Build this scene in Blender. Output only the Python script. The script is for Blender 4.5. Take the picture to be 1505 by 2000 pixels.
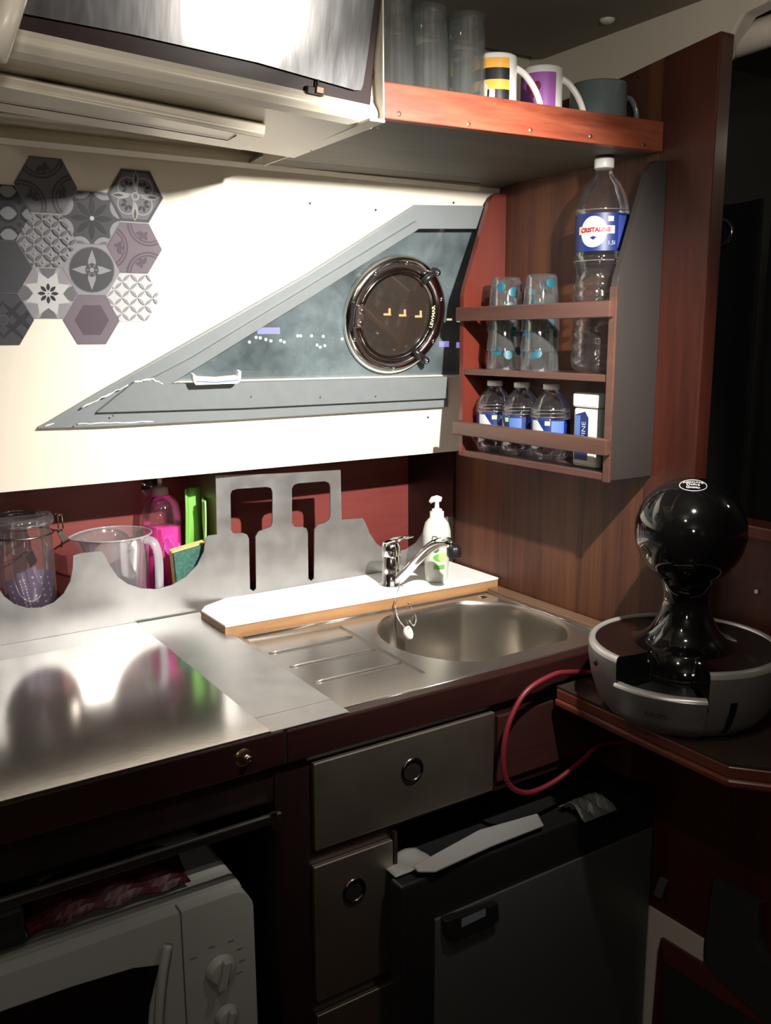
import bpy, math, random
from mathutils import Vector, Matrix
from mathutils.geometry import tessellate_polygon
random.seed(7)
for o in list(bpy.data.objects): bpy.data.objects.remove(o)
SC = bpy.context.scene
COL = SC.collection
pi = math.pi
# ------------------------------------------------------------ camera
YAW, PIT, ROL, F = 0.571523087, 0.191698818, -0.00625626671, 1782.07838
CAM = Vector((0, 0, 1.4))
_f = Vector((math.sin(YAW)*math.cos(PIT), math.cos(YAW)*math.cos(PIT), -math.sin(PIT)))
_r = Vector((math.cos(YAW), -math.sin(YAW), 0)); _u = _r.cross(_f)
R_ = _r*math.cos(ROL) + _u*math.sin(ROL); U_ = -_r*math.sin(ROL) + _u*math.cos(ROL)
cd = bpy.data.cameras.new('camera'); cam = bpy.data.objects.new('camera', cd); COL.objects.link(cam)
cd.sensor_fit = 'VERTICAL'; cd.sensor_height = 36; cd.lens = F*36/2000; cd.clip_start = .02; cd.clip_end = 200
M = Matrix.Identity(4)
for i in range(3):
    M[i][0] = R_[i]; M[i][1] = U_[i]; M[i][2] = -_f[i]; M[i][3] = CAM[i]
cam.matrix_world = M
SC.camera = cam
# ------------------------------------------------------------ world, lamps, exposure
w = bpy.data.worlds.new('night'); SC.world = w; w.use_nodes = True
w.node_tree.nodes['Background'].inputs[0].default_value = (.012, .016, .028, 1)
w.node_tree.nodes['Background'].inputs[1].default_value = .6
SC.view_settings.view_transform = 'Standard'; SC.view_settings.look = 'None'
SC.view_settings.gamma = 1; SC.view_settings.use_curve_mapping = False
SC.view_settings.exposure = 0.0
def spot(name, loc, aim, power, cone, blend, rad, col):
    l = bpy.data.lights.new(name, 'SPOT'); l.energy = power; l.spot_size = math.radians(cone); l.spot_blend = blend
    l.shadow_soft_size = rad; l.color = col
    o = bpy.data.objects.new(name, l); COL.objects.link(o); o.location = loc
    o.rotation_euler = (Vector(aim)-Vector(loc)).to_track_quat('-Z', 'Y').to_euler()
    return o
LAMP_A = (.74, .52, 1.69); LAMP_B = (.16, .39, 1.74)
spot('reading_lamp_light', LAMP_A, (.82, 1.5, 1.12), 120, 86, 1.0, .010, (1, .945, .89))
def bulb(name, loc, power, rad, col):
    l = bpy.data.lights.new(name, 'POINT'); l.energy = power; l.shadow_soft_size = rad; l.color = col
    o = bpy.data.objects.new(name, l); COL.objects.link(o); o.location = loc
bulb('reading_lamp_glow', (.745, .50, 1.70), 4.5, .012, (1, .93, .84))
bulb('cabin_lamp_glow', LAMP_B, 3.6, .015, (1, .93, .85))
bulb('saloon_fill_light', (-.5, -.7, 1.6), 8.0, .05, (1, .92, .84))  # added ambient fill from behind the camera, stands for no actual lamp
bulb('forepeak_fill_light', (2.0, .3, 1.85), 1.0, .04, (1, .92, .8))  # added fill, lifts the dark olive lining beyond the bulkhead

# ------------------------------------------------------------ helpers
def at(px, py, x=None, y=None, z=None, d=None, pl=None):
    v = _fwd(px, py)
    if x is not None: k = (x-CAM.x)/v.x
    elif y is not None: k = (y-CAM.y)/v.y
    elif z is not None: k = (z-CAM.z)/v.z
    elif pl is not None: k = (pl[0]-CAM).dot(pl[1])/v.dot(pl[1])
    else: k = d
    return CAM + v*k
def _fwd(px, py): return _f + R_*((px-752.5)/F) - U_*((py-1000)/F)
# leaning cabin side: local u = x, v up the slope, n into the cabin
W0 = Vector((0, 1.52, 1.16)); WV = Vector((0, -.12, .5)).normalized(); WN = Vector((0, -.5, -.12)).normalized()
def WP(u, v, n=0): return W0 + Vector((u, 0, 0)) + WV*v + WN*n
def wuv(px, py, n=0):
    p = at(px, py, pl=(W0+WN*n, WN)) - W0
    return (p.x, p.dot(WV))

def node(nt, t, **k):
    n = nt.nodes.new(t)
    for a, b in k.items(): setattr(n, a, b)
    return n
def mat(name, col, rough=.5, metal=0, spec=.5, emit=None, es=1, trans=0, coat=0, bump=0, bscale=200, var=0, vscale=8, vs3=(1,1,1), rvar=0, alpha=1):
    m = bpy.data.materials.new(name); m.use_nodes = True; nt = m.node_tree; b = nt.nodes['Principled BSDF']
    c = (*col, 1)
    b.inputs['Base Color'].default_value = c; b.inputs['Roughness'].default_value = rough
    b.inputs['Metallic'].default_value = metal; b.inputs['Specular IOR Level'].default_value = spec
    b.inputs['Transmission Weight'].default_value = trans; b.inputs['Coat Weight'].default_value = coat
    b.inputs['Coat Roughness'].default_value = .08
    if emit: b.inputs['Emission Color'].default_value = (*emit, 1); b.inputs['Emission Strength'].default_value = es
    tc = node(nt, 'ShaderNodeTexCoord'); mp = node(nt, 'ShaderNodeMapping'); mp.inputs['Scale'].default_value = vs3
    nt.links.new(tc.outputs['Object'], mp.inputs[0])
    if var or rvar:
        n = node(nt, 'ShaderNodeTexNoise'); n.inputs['Scale'].default_value = vscale; n.inputs['Detail'].default_value = 6
        nt.links.new(mp.outputs[0], n.inputs[0])
        if var:
            r = node(nt, 'ShaderNodeMixRGB'); r.inputs[1].default_value = tuple(x*(1-var) for x in col)+(1,); r.inputs[2].default_value = tuple(min(1, x*(1+var)) for x in col)+(1,)
            nt.links.new(n.outputs[0], r.inputs[0]); nt.links.new(r.outputs[0], b.inputs['Base Color'])
        if rvar:
            q = node(nt, 'ShaderNodeMapRange'); q.inputs[3].default_value = max(.02, rough-rvar); q.inputs[4].default_value = rough+rvar
            nt.links.new(n.outputs[0], q.inputs[0]); nt.links.new(q.outputs[0], b.inputs['Roughness'])
    if bump:
        n = node(nt, 'ShaderNodeTexNoise'); n.inputs['Scale'].default_value = bscale; nt.links.new(mp.outputs[0], n.inputs[0])
        bp = node(nt, 'ShaderNodeBump'); bp.inputs['Strength'].default_value = bump; bp.inputs['Distance'].default_value = .001
        nt.links.new(n.outputs[0], bp.inputs['Height']); nt.links.new(bp.outputs[0], b.inputs['Normal'])
    return m
def wood(name, c1, c2, grain='z', rough=.35, scale=14, coat=.3, stretch=.06, fig=1.0):
    m = bpy.data.materials.new(name); m.use_nodes = True; nt = m.node_tree; b = nt.nodes['Principled BSDF']
    tc = node(nt, 'ShaderNodeTexCoord'); mp = node(nt, 'ShaderNodeMapping')
    s = {'x': (stretch, 1, 1), 'y': (1, stretch, 1), 'z': (1, 1, stretch)}[grain]
    mp.inputs['Scale'].default_value = s
    nt.links.new(tc.outputs['Object'], mp.inputs[0])
    n = node(nt, 'ShaderNodeTexNoise'); n.inputs['Scale'].default_value = scale; n.inputs['Detail'].default_value = 8; n.inputs['Roughness'].default_value = .65; n.inputs['Distortion'].default_value = .6*fig
    n2 = node(nt, 'ShaderNodeTexNoise'); n2.inputs['Scale'].default_value = scale*9; n2.inputs['Detail'].default_value = 3
    nt.links.new(mp.outputs[0], n.inputs[0]); nt.links.new(mp.outputs[0], n2.inputs[0])
    ad = node(nt, 'ShaderNodeMath', operation='MULTIPLY_ADD'); ad.inputs[1].default_value = .25
    nt.links.new(n2.outputs[0], ad.inputs[0]); nt.links.new(n.outputs[0], ad.inputs[2])
    cr = node(nt, 'ShaderNodeValToRGB'); e = cr.color_ramp.elements
    e[0].position = .45; e[0].color = (*c1, 1); e[1].position = .78; e[1].color = (*c2, 1)
    nt.links.new(ad.outputs[0], cr.inputs[0]); nt.links.new(cr.outputs[0], b.inputs['Base Color'])
    b.inputs['Roughness'].default_value = rough; b.inputs['Coat Weight'].default_value = coat; b.inputs['Coat Roughness'].default_value = .15
    bp = node(nt, 'ShaderNodeBump'); bp.inputs['Strength'].default_value = .12; bp.inputs['Distance'].default_value = .001
    nt.links.new(n2.outputs[0], bp.inputs['Height']); nt.links.new(bp.outputs[0], b.inputs['Normal'])
    return m
def clear(name, tint=(1, 1, 1), gloss=.12, rough=.03, haze=0, hazecol=(.8, .8, .8), noise=0, nscale=25, ior=1.45):
    m = bpy.data.materials.new(name); m.use_nodes = True; nt = m.node_tree; nt.nodes.clear()
    out = node(nt, 'ShaderNodeOutputMaterial'); t = node(nt, 'ShaderNodeBsdfTransparent'); t.inputs[0].default_value = (*tint, 1)
    g = node(nt, 'ShaderNodeBsdfGlossy'); g.inputs['Roughness'].default_value = rough; g.inputs[0].default_value = (1, 1, 1, 1)
    fr = node(nt, 'ShaderNodeLayerWeight'); fr.inputs[0].default_value = .35
    ma = node(nt, 'ShaderNodeMath', operation='MULTIPLY_ADD'); ma.inputs[1].default_value = .6; ma.inputs[2].default_value = gloss*.35
    nt.links.new(fr.outputs['Fresnel'], ma.inputs[0]); mx = node(nt, 'ShaderNodeMixShader')
    nt.links.new(ma.outputs[0], mx.inputs[0]); nt.links.new(t.outputs[0], mx.inputs[1]); nt.links.new(g.outputs[0], mx.inputs[2])
    last = mx
    if haze:
        d = node(nt, 'ShaderNodeBsdfDiffuse'); d.inputs[0].default_value = (*hazecol, 1); m2 = node(nt, 'ShaderNodeMixShader'); m2.inputs[0].default_value = haze
        if noise:
            tc = node(nt, 'ShaderNodeTexCoord'); n = node(nt, 'ShaderNodeTexNoise'); n.inputs['Scale'].default_value = nscale; n.inputs['Detail'].default_value = 8; n.inputs['Roughness'].default_value = .7
            nt.links.new(tc.outputs['Object'], n.inputs[0]); q = node(nt, 'ShaderNodeMapRange'); q.inputs[1].default_value = .3; q.inputs[2].default_value = .7; q.inputs[3].default_value = haze*(1-noise); q.inputs[4].default_value = haze*(1+noise)
            nt.links.new(n.outputs[0], q.inputs[0]); nt.links.new(q.outputs[0], m2.inputs[0])
        nt.links.new(mx.outputs[0], m2.inputs[1]); nt.links.new(d.outputs[0], m2.inputs[2]); last = m2
    nt.links.new(last.outputs[0], out.inputs[0])
    return m
def emis(name, col, s):
    m = bpy.data.materials.new(name); m.use_nodes = True; nt = m.node_tree; nt.nodes.clear()
    o = node(nt, 'ShaderNodeOutputMaterial'); e = node(nt, 'ShaderNodeEmission'); e.inputs[0].default_value = (*col, 1); e.inputs[1].default_value = s
    nt.links.new(e.outputs[0], o.inputs[0]); return m

class MB:
    def __init__(s): s.v = []; s.f = []; s.m = []; s.s = []
    def add(s, vs, fs, mi=0, sm=False):
        b = len(s.v); s.v += [Vector(v) for v in vs]
        for f in fs: s.f.append(tuple(b+i for i in f)); s.m.append(mi); s.s.append(sm)
        return s
    def box(s, x0, x1, y0, y1, z0, z1, mi=0):
        vs = [(x, y, z) for x in (x0, x1) for y in (y0, y1) for z in (z0, z1)]
        return s.add(vs, [(0, 1, 3, 2), (4, 6, 7, 5), (0, 4, 5, 1), (2, 3, 7, 6), (0, 2, 6, 4), (1, 5, 7, 3)], mi)
    def obox(s, c, ax, ay, az, mi=0):
        c, ax, ay, az = map(Vector, (c, ax, ay, az))
        vs = [c+ax*i+ay*j+az*k for i in (-1, 1) for j in (-1, 1) for k in (-1, 1)]
        return s.add(vs, [(0, 1, 3, 2), (4, 6, 7, 5), (0, 4, 5, 1), (2, 3, 7, 6), (0, 2, 6, 4), (1, 5, 7, 3)], mi)
    def plate(s, outer, vec, holes=(), mi=0, side=None):
        """outer/holes lists of 3D points; extruded along vec"""
        vec = Vector(vec); loops = [[Vector(p) for p in outer]]+[[Vector(p) for p in h] for h in holes]
        tri = tessellate_polygon(loops); flat = [p for l in loops for p in l]; n = len(flat)
        fs = [tuple(t) for t in tri]+[tuple(i+n for i in reversed(t)) for t in tri]
        s.add(flat+[p+vec for p in flat], fs, mi)
        b = len(s.v)-2*n; k = 0
        for l in loops:
            L = len(l)
            for i in range(L):
                a, c = b+k+i, b+k+(i+1) % L
                s.f.append((a, c, c+n, a+n)); s.m.append(mi if side is None else side); s.s.append(False)
            k += L
        return s
    def flat(s, pts, mi=0):
        pts = [Vector(p) for p in pts]; tri = tessellate_polygon([pts]); return s.add(pts, [tuple(t) for t in tri], mi)
    def lathe(s, prof, c=(0, 0, 0), seg=32, mi=0, a0=0, a1=2*pi, sm=True, ax=None, sx=1, sy=1, rfun=None):
        c = Vector(c); full = abs(a1-a0-2*pi) < 1e-6; n = seg if full else seg+1; vs = []
        if ax:
            az = Vector(ax).normalized(); a_x = az.orthogonal().normalized(); a_y = az.cross(a_x)
        else: a_x, a_y, az = Vector((1, 0, 0)), Vector((0, 1, 0)), Vector((0, 0, 1))
        for r, z in prof:
            for i in range(n):
                a = a0+(a1-a0)*i/seg; rr = r*(rfun(a, z) if rfun else 1)
                vs.append(c+a_x*(rr*sx*math.cos(a))+a_y*(rr*sy*math.sin(a))+az*z)
        fs = []
        for j in range(len(prof)-1):
            for i in range(seg):
                k = (i+1) % n if full else i+1
                fs.append((j*n+i, j*n+k, (j+1)*n+k, (j+1)*n+i))
        return s.add(vs, fs, mi, sm)
    def cyl(s, c, r, z0, z1, seg=24, mi=0, ax=None, sm=True):
        s.lathe([(r, z0), (r, z1)], c, seg, mi, ax=ax, sm=sm); s.lathe([(0, z0), (r, z0)], c, seg, mi, ax=ax, sm=False); s.lathe([(r, z1), (0, z1)], c, seg, mi, ax=ax, sm=False)
        return s
    def ball(s, c, r, mi=0, seg=20, sx=1, sy=1, sz=1):
        s.lathe([(r*math.sin(pi*j/12), -r*sz*math.cos(pi*j/12)) for j in range(13)], c, seg, mi, sx=sx, sy=sy); return s
    def tube(s, pts, r, seg=10, mi=0, closed=False, caps=True, flat=1):
        pts = [Vector(p) for p in pts]; n = len(pts); vs = []; up = None
        for i, p in enumerate(pts):
            d = (pts[(i+1) % n if closed else min(i+1, n-1)]-pts[(i-1) % n if closed else max(i-1, 0)]).normalized()
            if up is None: up = d.orthogonal().normalized()
            up = (up-d*up.dot(d)).normalized(); q = d.cross(up); rr = r[i] if isinstance(r, (list, tuple)) else r
            for k in range(seg):
                a = 2*pi*k/seg; vs.append(p+up*(rr*math.cos(a)*flat)+q*(rr*math.sin(a)))
        fs = []
        for i in range(n if closed else n-1):
            j = (i+1) % n
            for k in range(seg):
                l = (k+1) % seg; fs.append((i*seg+k, i*seg+l, j*seg+l, j*seg+k))
        if caps and not closed: fs += [tuple(range(seg))[::-1], tuple((n-1)*seg+k for k in range(seg))]
        return s.add(vs, fs, mi, True)
    def grid(s, fn, nu, nv, mi=0, sm=True):
        vs = [fn(i/nu, j/nv) for i in range(nu+1) for j in range(nv+1)]
        return s.add(vs, [(i*(nv+1)+j, (i+1)*(nv+1)+j, (i+1)*(nv+1)+j+1, i*(nv+1)+j+1) for i in range(nu) for j in range(nv)], mi, sm)
def smooth(pts, k=6):
    """Catmull-Rom through points"""
    P = [Vector(p) for p in pts]; out = []
    for i in range(len(P)-1):
        a, b, c, d = P[max(i-1, 0)], P[i], P[i+1], P[min(i+2, len(P)-1)]
        for j in range(k):
            t = j/k; out.append(.5*((2*b)+(c-a)*t+(2*a-5*b+4*c-d)*t*t+(3*b-a-3*c+d)*t**3))
    out.append(P[-1]); return out
def T(name, label, cat, loc, group=None):
    o = bpy.data.objects.new(name, None); COL.objects.link(o); o.location = loc; o.empty_display_size = .02
    o['label'] = label; o['category'] = cat
    if group: o['group'] = group
    return o
def O(name, mb, mats, parent=None, label=None, cat=None, group=None, kind=None, bevel=0, local=False, sub=0, solid=0, plabel=None):
    me = bpy.data.meshes.new(name)
    off = Vector((0, 0, 0))
    if parent and not local:
        q = parent
        while q: off += q.location; q = q.parent
    elif not parent and mb.v:
        lo = Vector([min(v[i] for v in mb.v) for i in range(3)]); hi = Vector([max(v[i] for v in mb.v) for i in range(3)])
        off = Vector(((lo.x+hi.x)/2, (lo.y+hi.y)/2, lo.z)) if not local else off
    me.from_pydata([v-off for v in mb.v], [], mb.f)
    if not isinstance(mats, (list, tuple)): mats = [mats]
    for m in mats: me.materials.append(m)
    me.polygons.foreach_set('material_index', mb.m); me.polygons.foreach_set('use_smooth', mb.s)
    o = bpy.data.objects.new(name, me); COL.objects.link(o)
    if parent: o.parent = parent
    else: o.location = off
    if label: o['label'] = label
    if plabel: o['label'] = plabel
    if cat: o['category'] = cat
    if group: o['group'] = group
    if kind: o['kind'] = kind
    import bmesh
    bm = bmesh.new(); bm.from_mesh(me); bmesh.ops.remove_doubles(bm, verts=bm.verts, dist=1e-6); bmesh.ops.recalc_face_normals(bm, faces=bm.faces); bm.to_mesh(me); bm.free()
    if solid:
        s = o.modifiers.new('s', 'SOLIDIFY'); s.thickness = solid; s.offset = -1
    if bevel:
        b = o.modifiers.new('b', 'BEVEL'); b.width = bevel; b.segments = 2; b.limit_method = 'ANGLE'; b.angle_limit = math.radians(40)
    if sub:
        s = o.modifiers.new('u', 'SUBSURF'); s.levels = s.render_levels = sub
    return o
def dup(root, loc, rotz=None, label=None, group=None):
    def cp(o, p):
        c = o.copy(); COL.objects.link(c)
        if p: c.parent = p
        for ch in [q for q in bpy.data.objects if q.parent == o]: cp(ch, c)
        return c
    r = cp(root, None); r.location = loc
    if rotz is not None: r.rotation_euler = (0, 0, rotz)
    if label: r['label'] = label
    if group: r['group'] = group
    return r
def text_mesh(txt, size, shear=0, bold=0):
    c = bpy.data.curves.new('t', 'FONT'); c.body = txt; c.size = size; c.align_x = 'CENTER'; c.align_y = 'CENTER'; c.shear = shear; c.offset = bold; c.resolution_u = 3
    o = bpy.data.objects.new('t', c); COL.objects.link(o); bpy.context.view_layer.update()
    me = bpy.data.meshes.new_from_object(o.evaluated_get(bpy.context.evaluated_depsgraph_get()))
    vs = [v.co.copy() for v in me.vertices]; fs = [tuple(p.vertices) for p in me.polygons]
    bpy.data.objects.remove(o); bpy.data.curves.remove(c); bpy.data.meshes.remove(me)
    return vs, fs
def put_text(mb, txt, size, fn, mi=0, shear=0, bold=0):
    vs, fs = text_mesh(txt, size, shear, bold); mb.add([fn(v.x, v.y) for v in vs], fs, mi)

# ------------------------------------------------------------ materials
M_cream = mat('cream_paint', (.80, .74, .62), .55, bump=.05, bscale=60, var=.03, vscale=6)
M_cream_gl = mat('cream_gelcoat', (.66, .61, .50), .35, var=.04, vscale=5)
M_ceil = mat('headliner_brown', (.24, .21, .165), .7, var=.08, vscale=5)
M_grey = mat('grey_paint', (.20, .222, .225), .42, var=.07, vscale=30)
M_greyd = mat('grey_paint_batten', (.185, .205, .208), .42, var=.1, vscale=50)
M_caulk = mat('white_caulk', (.8, .8, .78), .5)
M_lam = wood('brown_laminate', (.042, .012, .006), (.120, .042, .018), 'z', .5, 20, 0, .04)
M_red = wood('red_mahogany', (.040, .009, .005), (.080, .018, .009), 'z', .42, 14, .08, .08)
M_redy = wood('red_mahogany_level', (.08, .018, .012), (.15, .036, .022), 'y', .35, 10, .25, .08)
M_dark = wood('dark_mahogany', (.010, .003, .0025), (.022, .006, .005), 'x', .36, 9, .15, .08)
M_darkz = wood('dark_mahogany_upright', (.006, .0025, .0025), (.013, .005, .004), 'z', .4, 9, .1, .08)
M_shelf = wood('orange_red_shelf_wood', (.13, .022, .011), (.34, .088, .040), 'x', .42, 9, .05, .10, 4)
M_ply = wood('dark_plywood', (.075, .07, .05), (.12, .11, .08), 'x', .6, 12, 0, .15)
M_rack = wood('rack_brown', (.055, .023, .016), (.105, .046, .033), 'y', .38, 10, .25, .08)
M_rackred = wood('rack_red_side', (.085, .013, .009), (.14, .024, .014), 'z', .33, 9, .3, .08)
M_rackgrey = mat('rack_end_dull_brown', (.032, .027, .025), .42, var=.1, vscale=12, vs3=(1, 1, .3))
M_niche = wood('niche_red_wood', (.17, .030, .026), (.24, .050, .040), 'x', .5, 12, .05, .1)
M_strip = wood('worktop_oak_edge', (.26, .13, .05), (.42, .23, .10), 'x', .45, 16, .1, .08)
M_white = mat('white_laminate', (.86, .86, .84), .4)
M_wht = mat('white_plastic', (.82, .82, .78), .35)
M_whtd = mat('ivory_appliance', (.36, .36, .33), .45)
M_steel = mat('brushed_steel', (.56, .545, .52), .15, .95, rvar=.04, vscale=9, bump=.04, bscale=90)
M_steelx = mat('worn_steel_sheet', (.44, .435, .425), .36, .82, rvar=.12, vscale=26, bump=.05, bscale=40, var=.2)
M_sink = mat('sink_steel', (.48, .46, .42), .24, .92, rvar=.06, vscale=10)
M_bowl = mat('sink_bowl_steel', (.38, .35, .30), .30, .95, rvar=.05, vscale=8)
M_door = mat('door_sheet_steel', (.52, .52, .53), .25, 1, rvar=.06, vscale=6, vs3=(14, 14, 1), bump=.05, bscale=12)
M_drw = mat('drawer_sheet_steel', (.46, .40, .33), .42, 1, rvar=.06, vscale=10)
M_chrome = mat('chrome', (.85, .84, .82), .12, 1)
M_blk = mat('black_plastic', (.012, .012, .012), .35)
M_blkg = mat('gloss_black', (.004, .004, .004), .06, coat=.6)
M_silver = mat('silver_plastic', (.36, .36, .34), .36, .7)
M_silverl = mat('light_silver_rim', (.62, .61, .57), .3, .6)
M_dish = mat('dark_gloss_tray', (.010, .004, .004), .12)
M_grate = mat('dark_grate', (.02, .02, .02), .4)
M_fdoor = mat('fridge_grey_panel', (.10, .10, .092), .42, .3, var=.06, vscale=7)
M_brass = mat('worn_brass', (.45, .35, .2), .25, 1)
M_glass = clear('drinking_glass', (.90, .93, .92), .3, .04, haze=.03)
M_glassd = clear('glass_base', (.62, .66, .64), .5, .05, haze=.04)
M_pet = clear('clear_bottle_plastic', (.93, .93, .94), .18, .05, haze=.010)
M_petr = clear('bottle_ridge_plastic', (.8, .8, .82), .8, .08, haze=.10)
M_jar = clear('jar_glass', (.9, .9, .9), .16, .03, haze=.03)
M_jug = clear('cloudy_jug_plastic', (.88, .86, .88), .2, .08, haze=.16, hazecol=(.8, .78, .8))
M_pane = clear('dusty_window_acrylic', (.42, .46, .48), .10, .05, haze=.20, hazecol=(.40, .50, .52), noise=.75, nscale=7)
M_lens = clear('porthole_lens', (.5, .42, .36), .35, .03, haze=.045, hazecol=(.5, .42, .35))
M_blue = mat('label_blue', (.005, .018, .12), .45)
M_blue2 = mat('label_light_blue', (.08, .15, .38), .4)
M_lgreen = mat('label_green', (.35, .62, .2), .4)
M_lwhite = mat('label_white', (.45, .49, .50), .45)
M_lpink = mat('label_banner_pink', (.60, .42, .41), .45)
M_lred = mat('label_red', (.30, .012, .015), .45)
M_teal = mat('turquoise_dot', (.006, .085, .12), .35)
M_scr = mat('screw_brass_dull', (.25, .16, .11), .4, .8)
M_scrd = mat('screw_dark', (.12, .07, .05), .5, .5)

# ------------------------------------------------------------ setting
def struct(name, mb, m, **k):
    return O(name, mb, m, kind='structure', **k)
struct('floor', MB().box(-1.6, 3.2, -1.4, 2.2, -.04, 0), wood('floor_wood', (.03, .012, .008), (.07, .03, .018), 'x', .4))
struct('wall_front', MB().box(-1.6, 3.2, -1.44, -1.4, 0, 2.1), M_red)
struct('wall_left', MB().box(-1.64, -1.6, -1.4, 2.2, 0, 2.1), M_red)
M_olive = mat('olive_wall_lining', (.10, .095, .075), .7)
struct('wall_right', MB().box(2.4, 2.44, -1.4, 2.2, 0, 2.3), M_olive)
b = MB(); b.box(-1.6, 1.19, -1.4, 1.315, 1.88, 1.90); b.box(1.19, 2.4, -1.4, 2.2, 1.99, 2.02)
struct('ceiling', b, M_ceil)
# hull-side wall lining above niche with hole for the window opening
hole = [wuv(331, 751), wuv(600, 585), wuv(818, 447), wuv(945, 447)]
hole += [(1.150, hole[3][1]), (1.150, wuv(875, 737)[1])]
outer = [(-.7, 0), (1.16, 0), (1.16, .54), (-.7, .54)]
b = MB(); b.plate([WP(u, v) for u, v in outer], -WN*.03, [[WP(u, v) for u, v in hole]])
struct('wall_back', b, M_cream)
# lower back wall of the niche + outer hull
b = MB(); b.box(-.7, 1.2, 1.70, 1.72, .3, 1.2); struct('wall_back_niche', b, M_niche)
b = MB(); b.box(-.7, 1.2, 1.555, 1.70, 1.165, 1.175); struct('trim_1', b, M_darkz)
# upper moulding along the wall top and cream wall over the shelf
def strip(v0, v1, n0, n1, x0=-.7, x1=1.16):
    return [WP(x0, v0, n0), WP(x0, v1, n1)], [WP(x1, v0, n0), WP(x1, v1, n1)]
b = MB()
prof = [(.515, 0), (.516, .012), (.524, .018), (.532, .014), (.538, .006), (.546, .010), (.556, .02), (.57, .03), (.60, .03), (.60, -.03), (.515, -.03)]
b.plate([WP(-.7, v, n) for v, n in prof], (1.80, 0, 0)); struct('trim_2', b, M_cream_gl)
b = MB(); b.box(-.7, 1.19, 1.35, 1.37, 1.69, 1.95)
struct('wall_back_upper', b, M_cream_gl)
b = MB(); b.plate([(1.185, 1.35, 1.69), (1.185, 1.35, 1.97), (1.185, .60, 2.0), (1.185, .60, 1.885), (1.185, .90, 1.842), (1.185, .93, 1.80), (1.185, .96, 1.75)], (.03, 0, 0))
struct('trim_3', b, M_cream_gl, bevel=.004)
b = MB(); b.tube([(1.21, .955, 1.815), (1.26, .87, 1.835), (1.34, .7, 1.87), (1.5, .4, 1.93)], .022, 14); struct('trim_4', b, M_cream_gl)
b = MB(); b.tube([(-.005+.03, .62, 1.60), (.0, .60, 1.72), (-.02, .58, 1.9)], .012, 12)
# bulkhead (partition wall on the right)
def poly_x(pts, x): return [(x, y, z) for y, z in pts]
b = MB()
b.plate(poly_x([(1.72, 0), (1.015, 0), (1.015, 1.810), (1.101, 1.80), (1.37, 1.785), (1.37, 1.69), (1.418, 1.66), (1.535, 1.165), (1.72, 1.16)], 1.162), (.02, 0, 0))
struct('wall_bulkhead', b, M_lam)
b = MB(); b.plate(poly_x([(1.016, 0), (.92, 0), (.915, 1.82), (1.016, 1.809)], 1.158), (.03, 0, 0)); struct('trim_5', b, M_red, bevel=.002)
b = MB(); b.box(1.155, 1.162, 1.53, 1.70, .9, 1.17); struct('trim_6', b, M_darkz)
# dark upper part of the bulkhead over the rack and behind it
# low partition beyond the bulkhead edge
b = MB(); b.box(1.20, 1.225, .2, .93, 0, 1.095); struct('wall_partition', b, M_red)
b = MB(); b.box(1.19, 1.24, .2, .93, 1.095, 1.115); struct('trim_7', b, M_redy, bevel=.003)
b = MB(); b.cyl(at(1478, 1155, x=1.2)+Vector((-.001, 0, 0)), .0032, 0, .002, 12, ax=(-1, 0, 0))
struct('trim_8', b, M_cream)
b = MB(); b.box(1.158, 1.2, .2, .9195, 0, .815); struct('wall_partition_lower', b, M_red)
O('ceiling_button', MB().lathe([(.0, -.006), (.007, -.006), (.011, -.003), (.012, 0)], (1.127, 1.106, 1.88), 20), M_cream_gl, label='small round cream button on the brown headliner above the mugs', cat='button')

# ------------------------------------------------------------ window frame and porthole
t = T('window_1', 'triangular night window in the cream cabin side', 'window', WP(.95, .3, 0))
t['kind'] = 'structure'
del t['label'], t['category']
off = .010
def q(px, py, n=off): return WP(*wuv(px, py, n), n-off)
b = MB()
fo = [(75, 837), (89, 830), (200, 764), (314, 700), (460, 617), (600, 537), (813, 401), (945, 403), (945, 447), (818, 447), (600, 585), (331, 751), (290, 756), (875, 757), (875, 795), (480, 819), (200, 834)]
fo = [(75, 837), (89, 830), (200, 764), (314, 700), (460, 617), (600, 537), (813, 401), (945, 403), (945, 447), (818, 447), (600, 585), (331, 751), (875, 737), (875, 795), (480, 819), (200, 834)]
b.plate([q(*p) for p in fo], WN*off)
O('window_frame', b, M_grey, t, bevel=.0015)
n2 = .018
def q2(px, py): return WP(*wuv(px, py, n2), off)
b = MB(); b.plate([q2(*p) for p in [(262, 748), (294, 742), (375, 700), (600, 563), (814, 432), (818, 447), (600, 585), (331, 751)]], WN*.008)
b.plate([q2(*p) for p in [(190, 806), (262, 748), (331, 751), (875, 737), (875, 778), (480, 797)]], WN*.008)
O('batten', b, M_greyd, t, bevel=.0012)
b = MB()
for p0, p1, r in [((88, 832), (105, 826), .0014), ((150, 828), (300, 823), .0012), ((262, 746), (300, 740), .0016), ((160, 795), (250, 752), .0014), ((300, 742), (318, 750), .0014)]:
    A = q2(*p0)+WN*.0082 if p0[1] < 800 else q(*p0)+WN*off; B = q2(*p1)+WN*.0082 if p1[1] < 800 else q(*p1)+WN*off
    b.tube([A.lerp(B, i/12)+Vector((0, 0, random.uniform(-.0012, .0012))) for i in range(13)], [r*random.uniform(.4, 1.2) for _ in range(13)], 6)
O('sealant', b, M_caulk, t, plabel='ragged white sealant bead')
b = MB(); b.plate([WP(u, v, -.022) for u, v in [(hole[0][0]-.02, hole[0][1]-.01), (hole[2][0], hole[2][1]+.02), (1.17, hole[3][1]+.02), (1.17, hole[5][1]-.012)]], WN*.004,
    [[WP(.9695+.094*math.cos(a), .2805+.094*math.sin(a), -.022) for a in [2*pi*i/40 for i in range(40)]]])
O('window_pane', b, M_pane, t)
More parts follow.
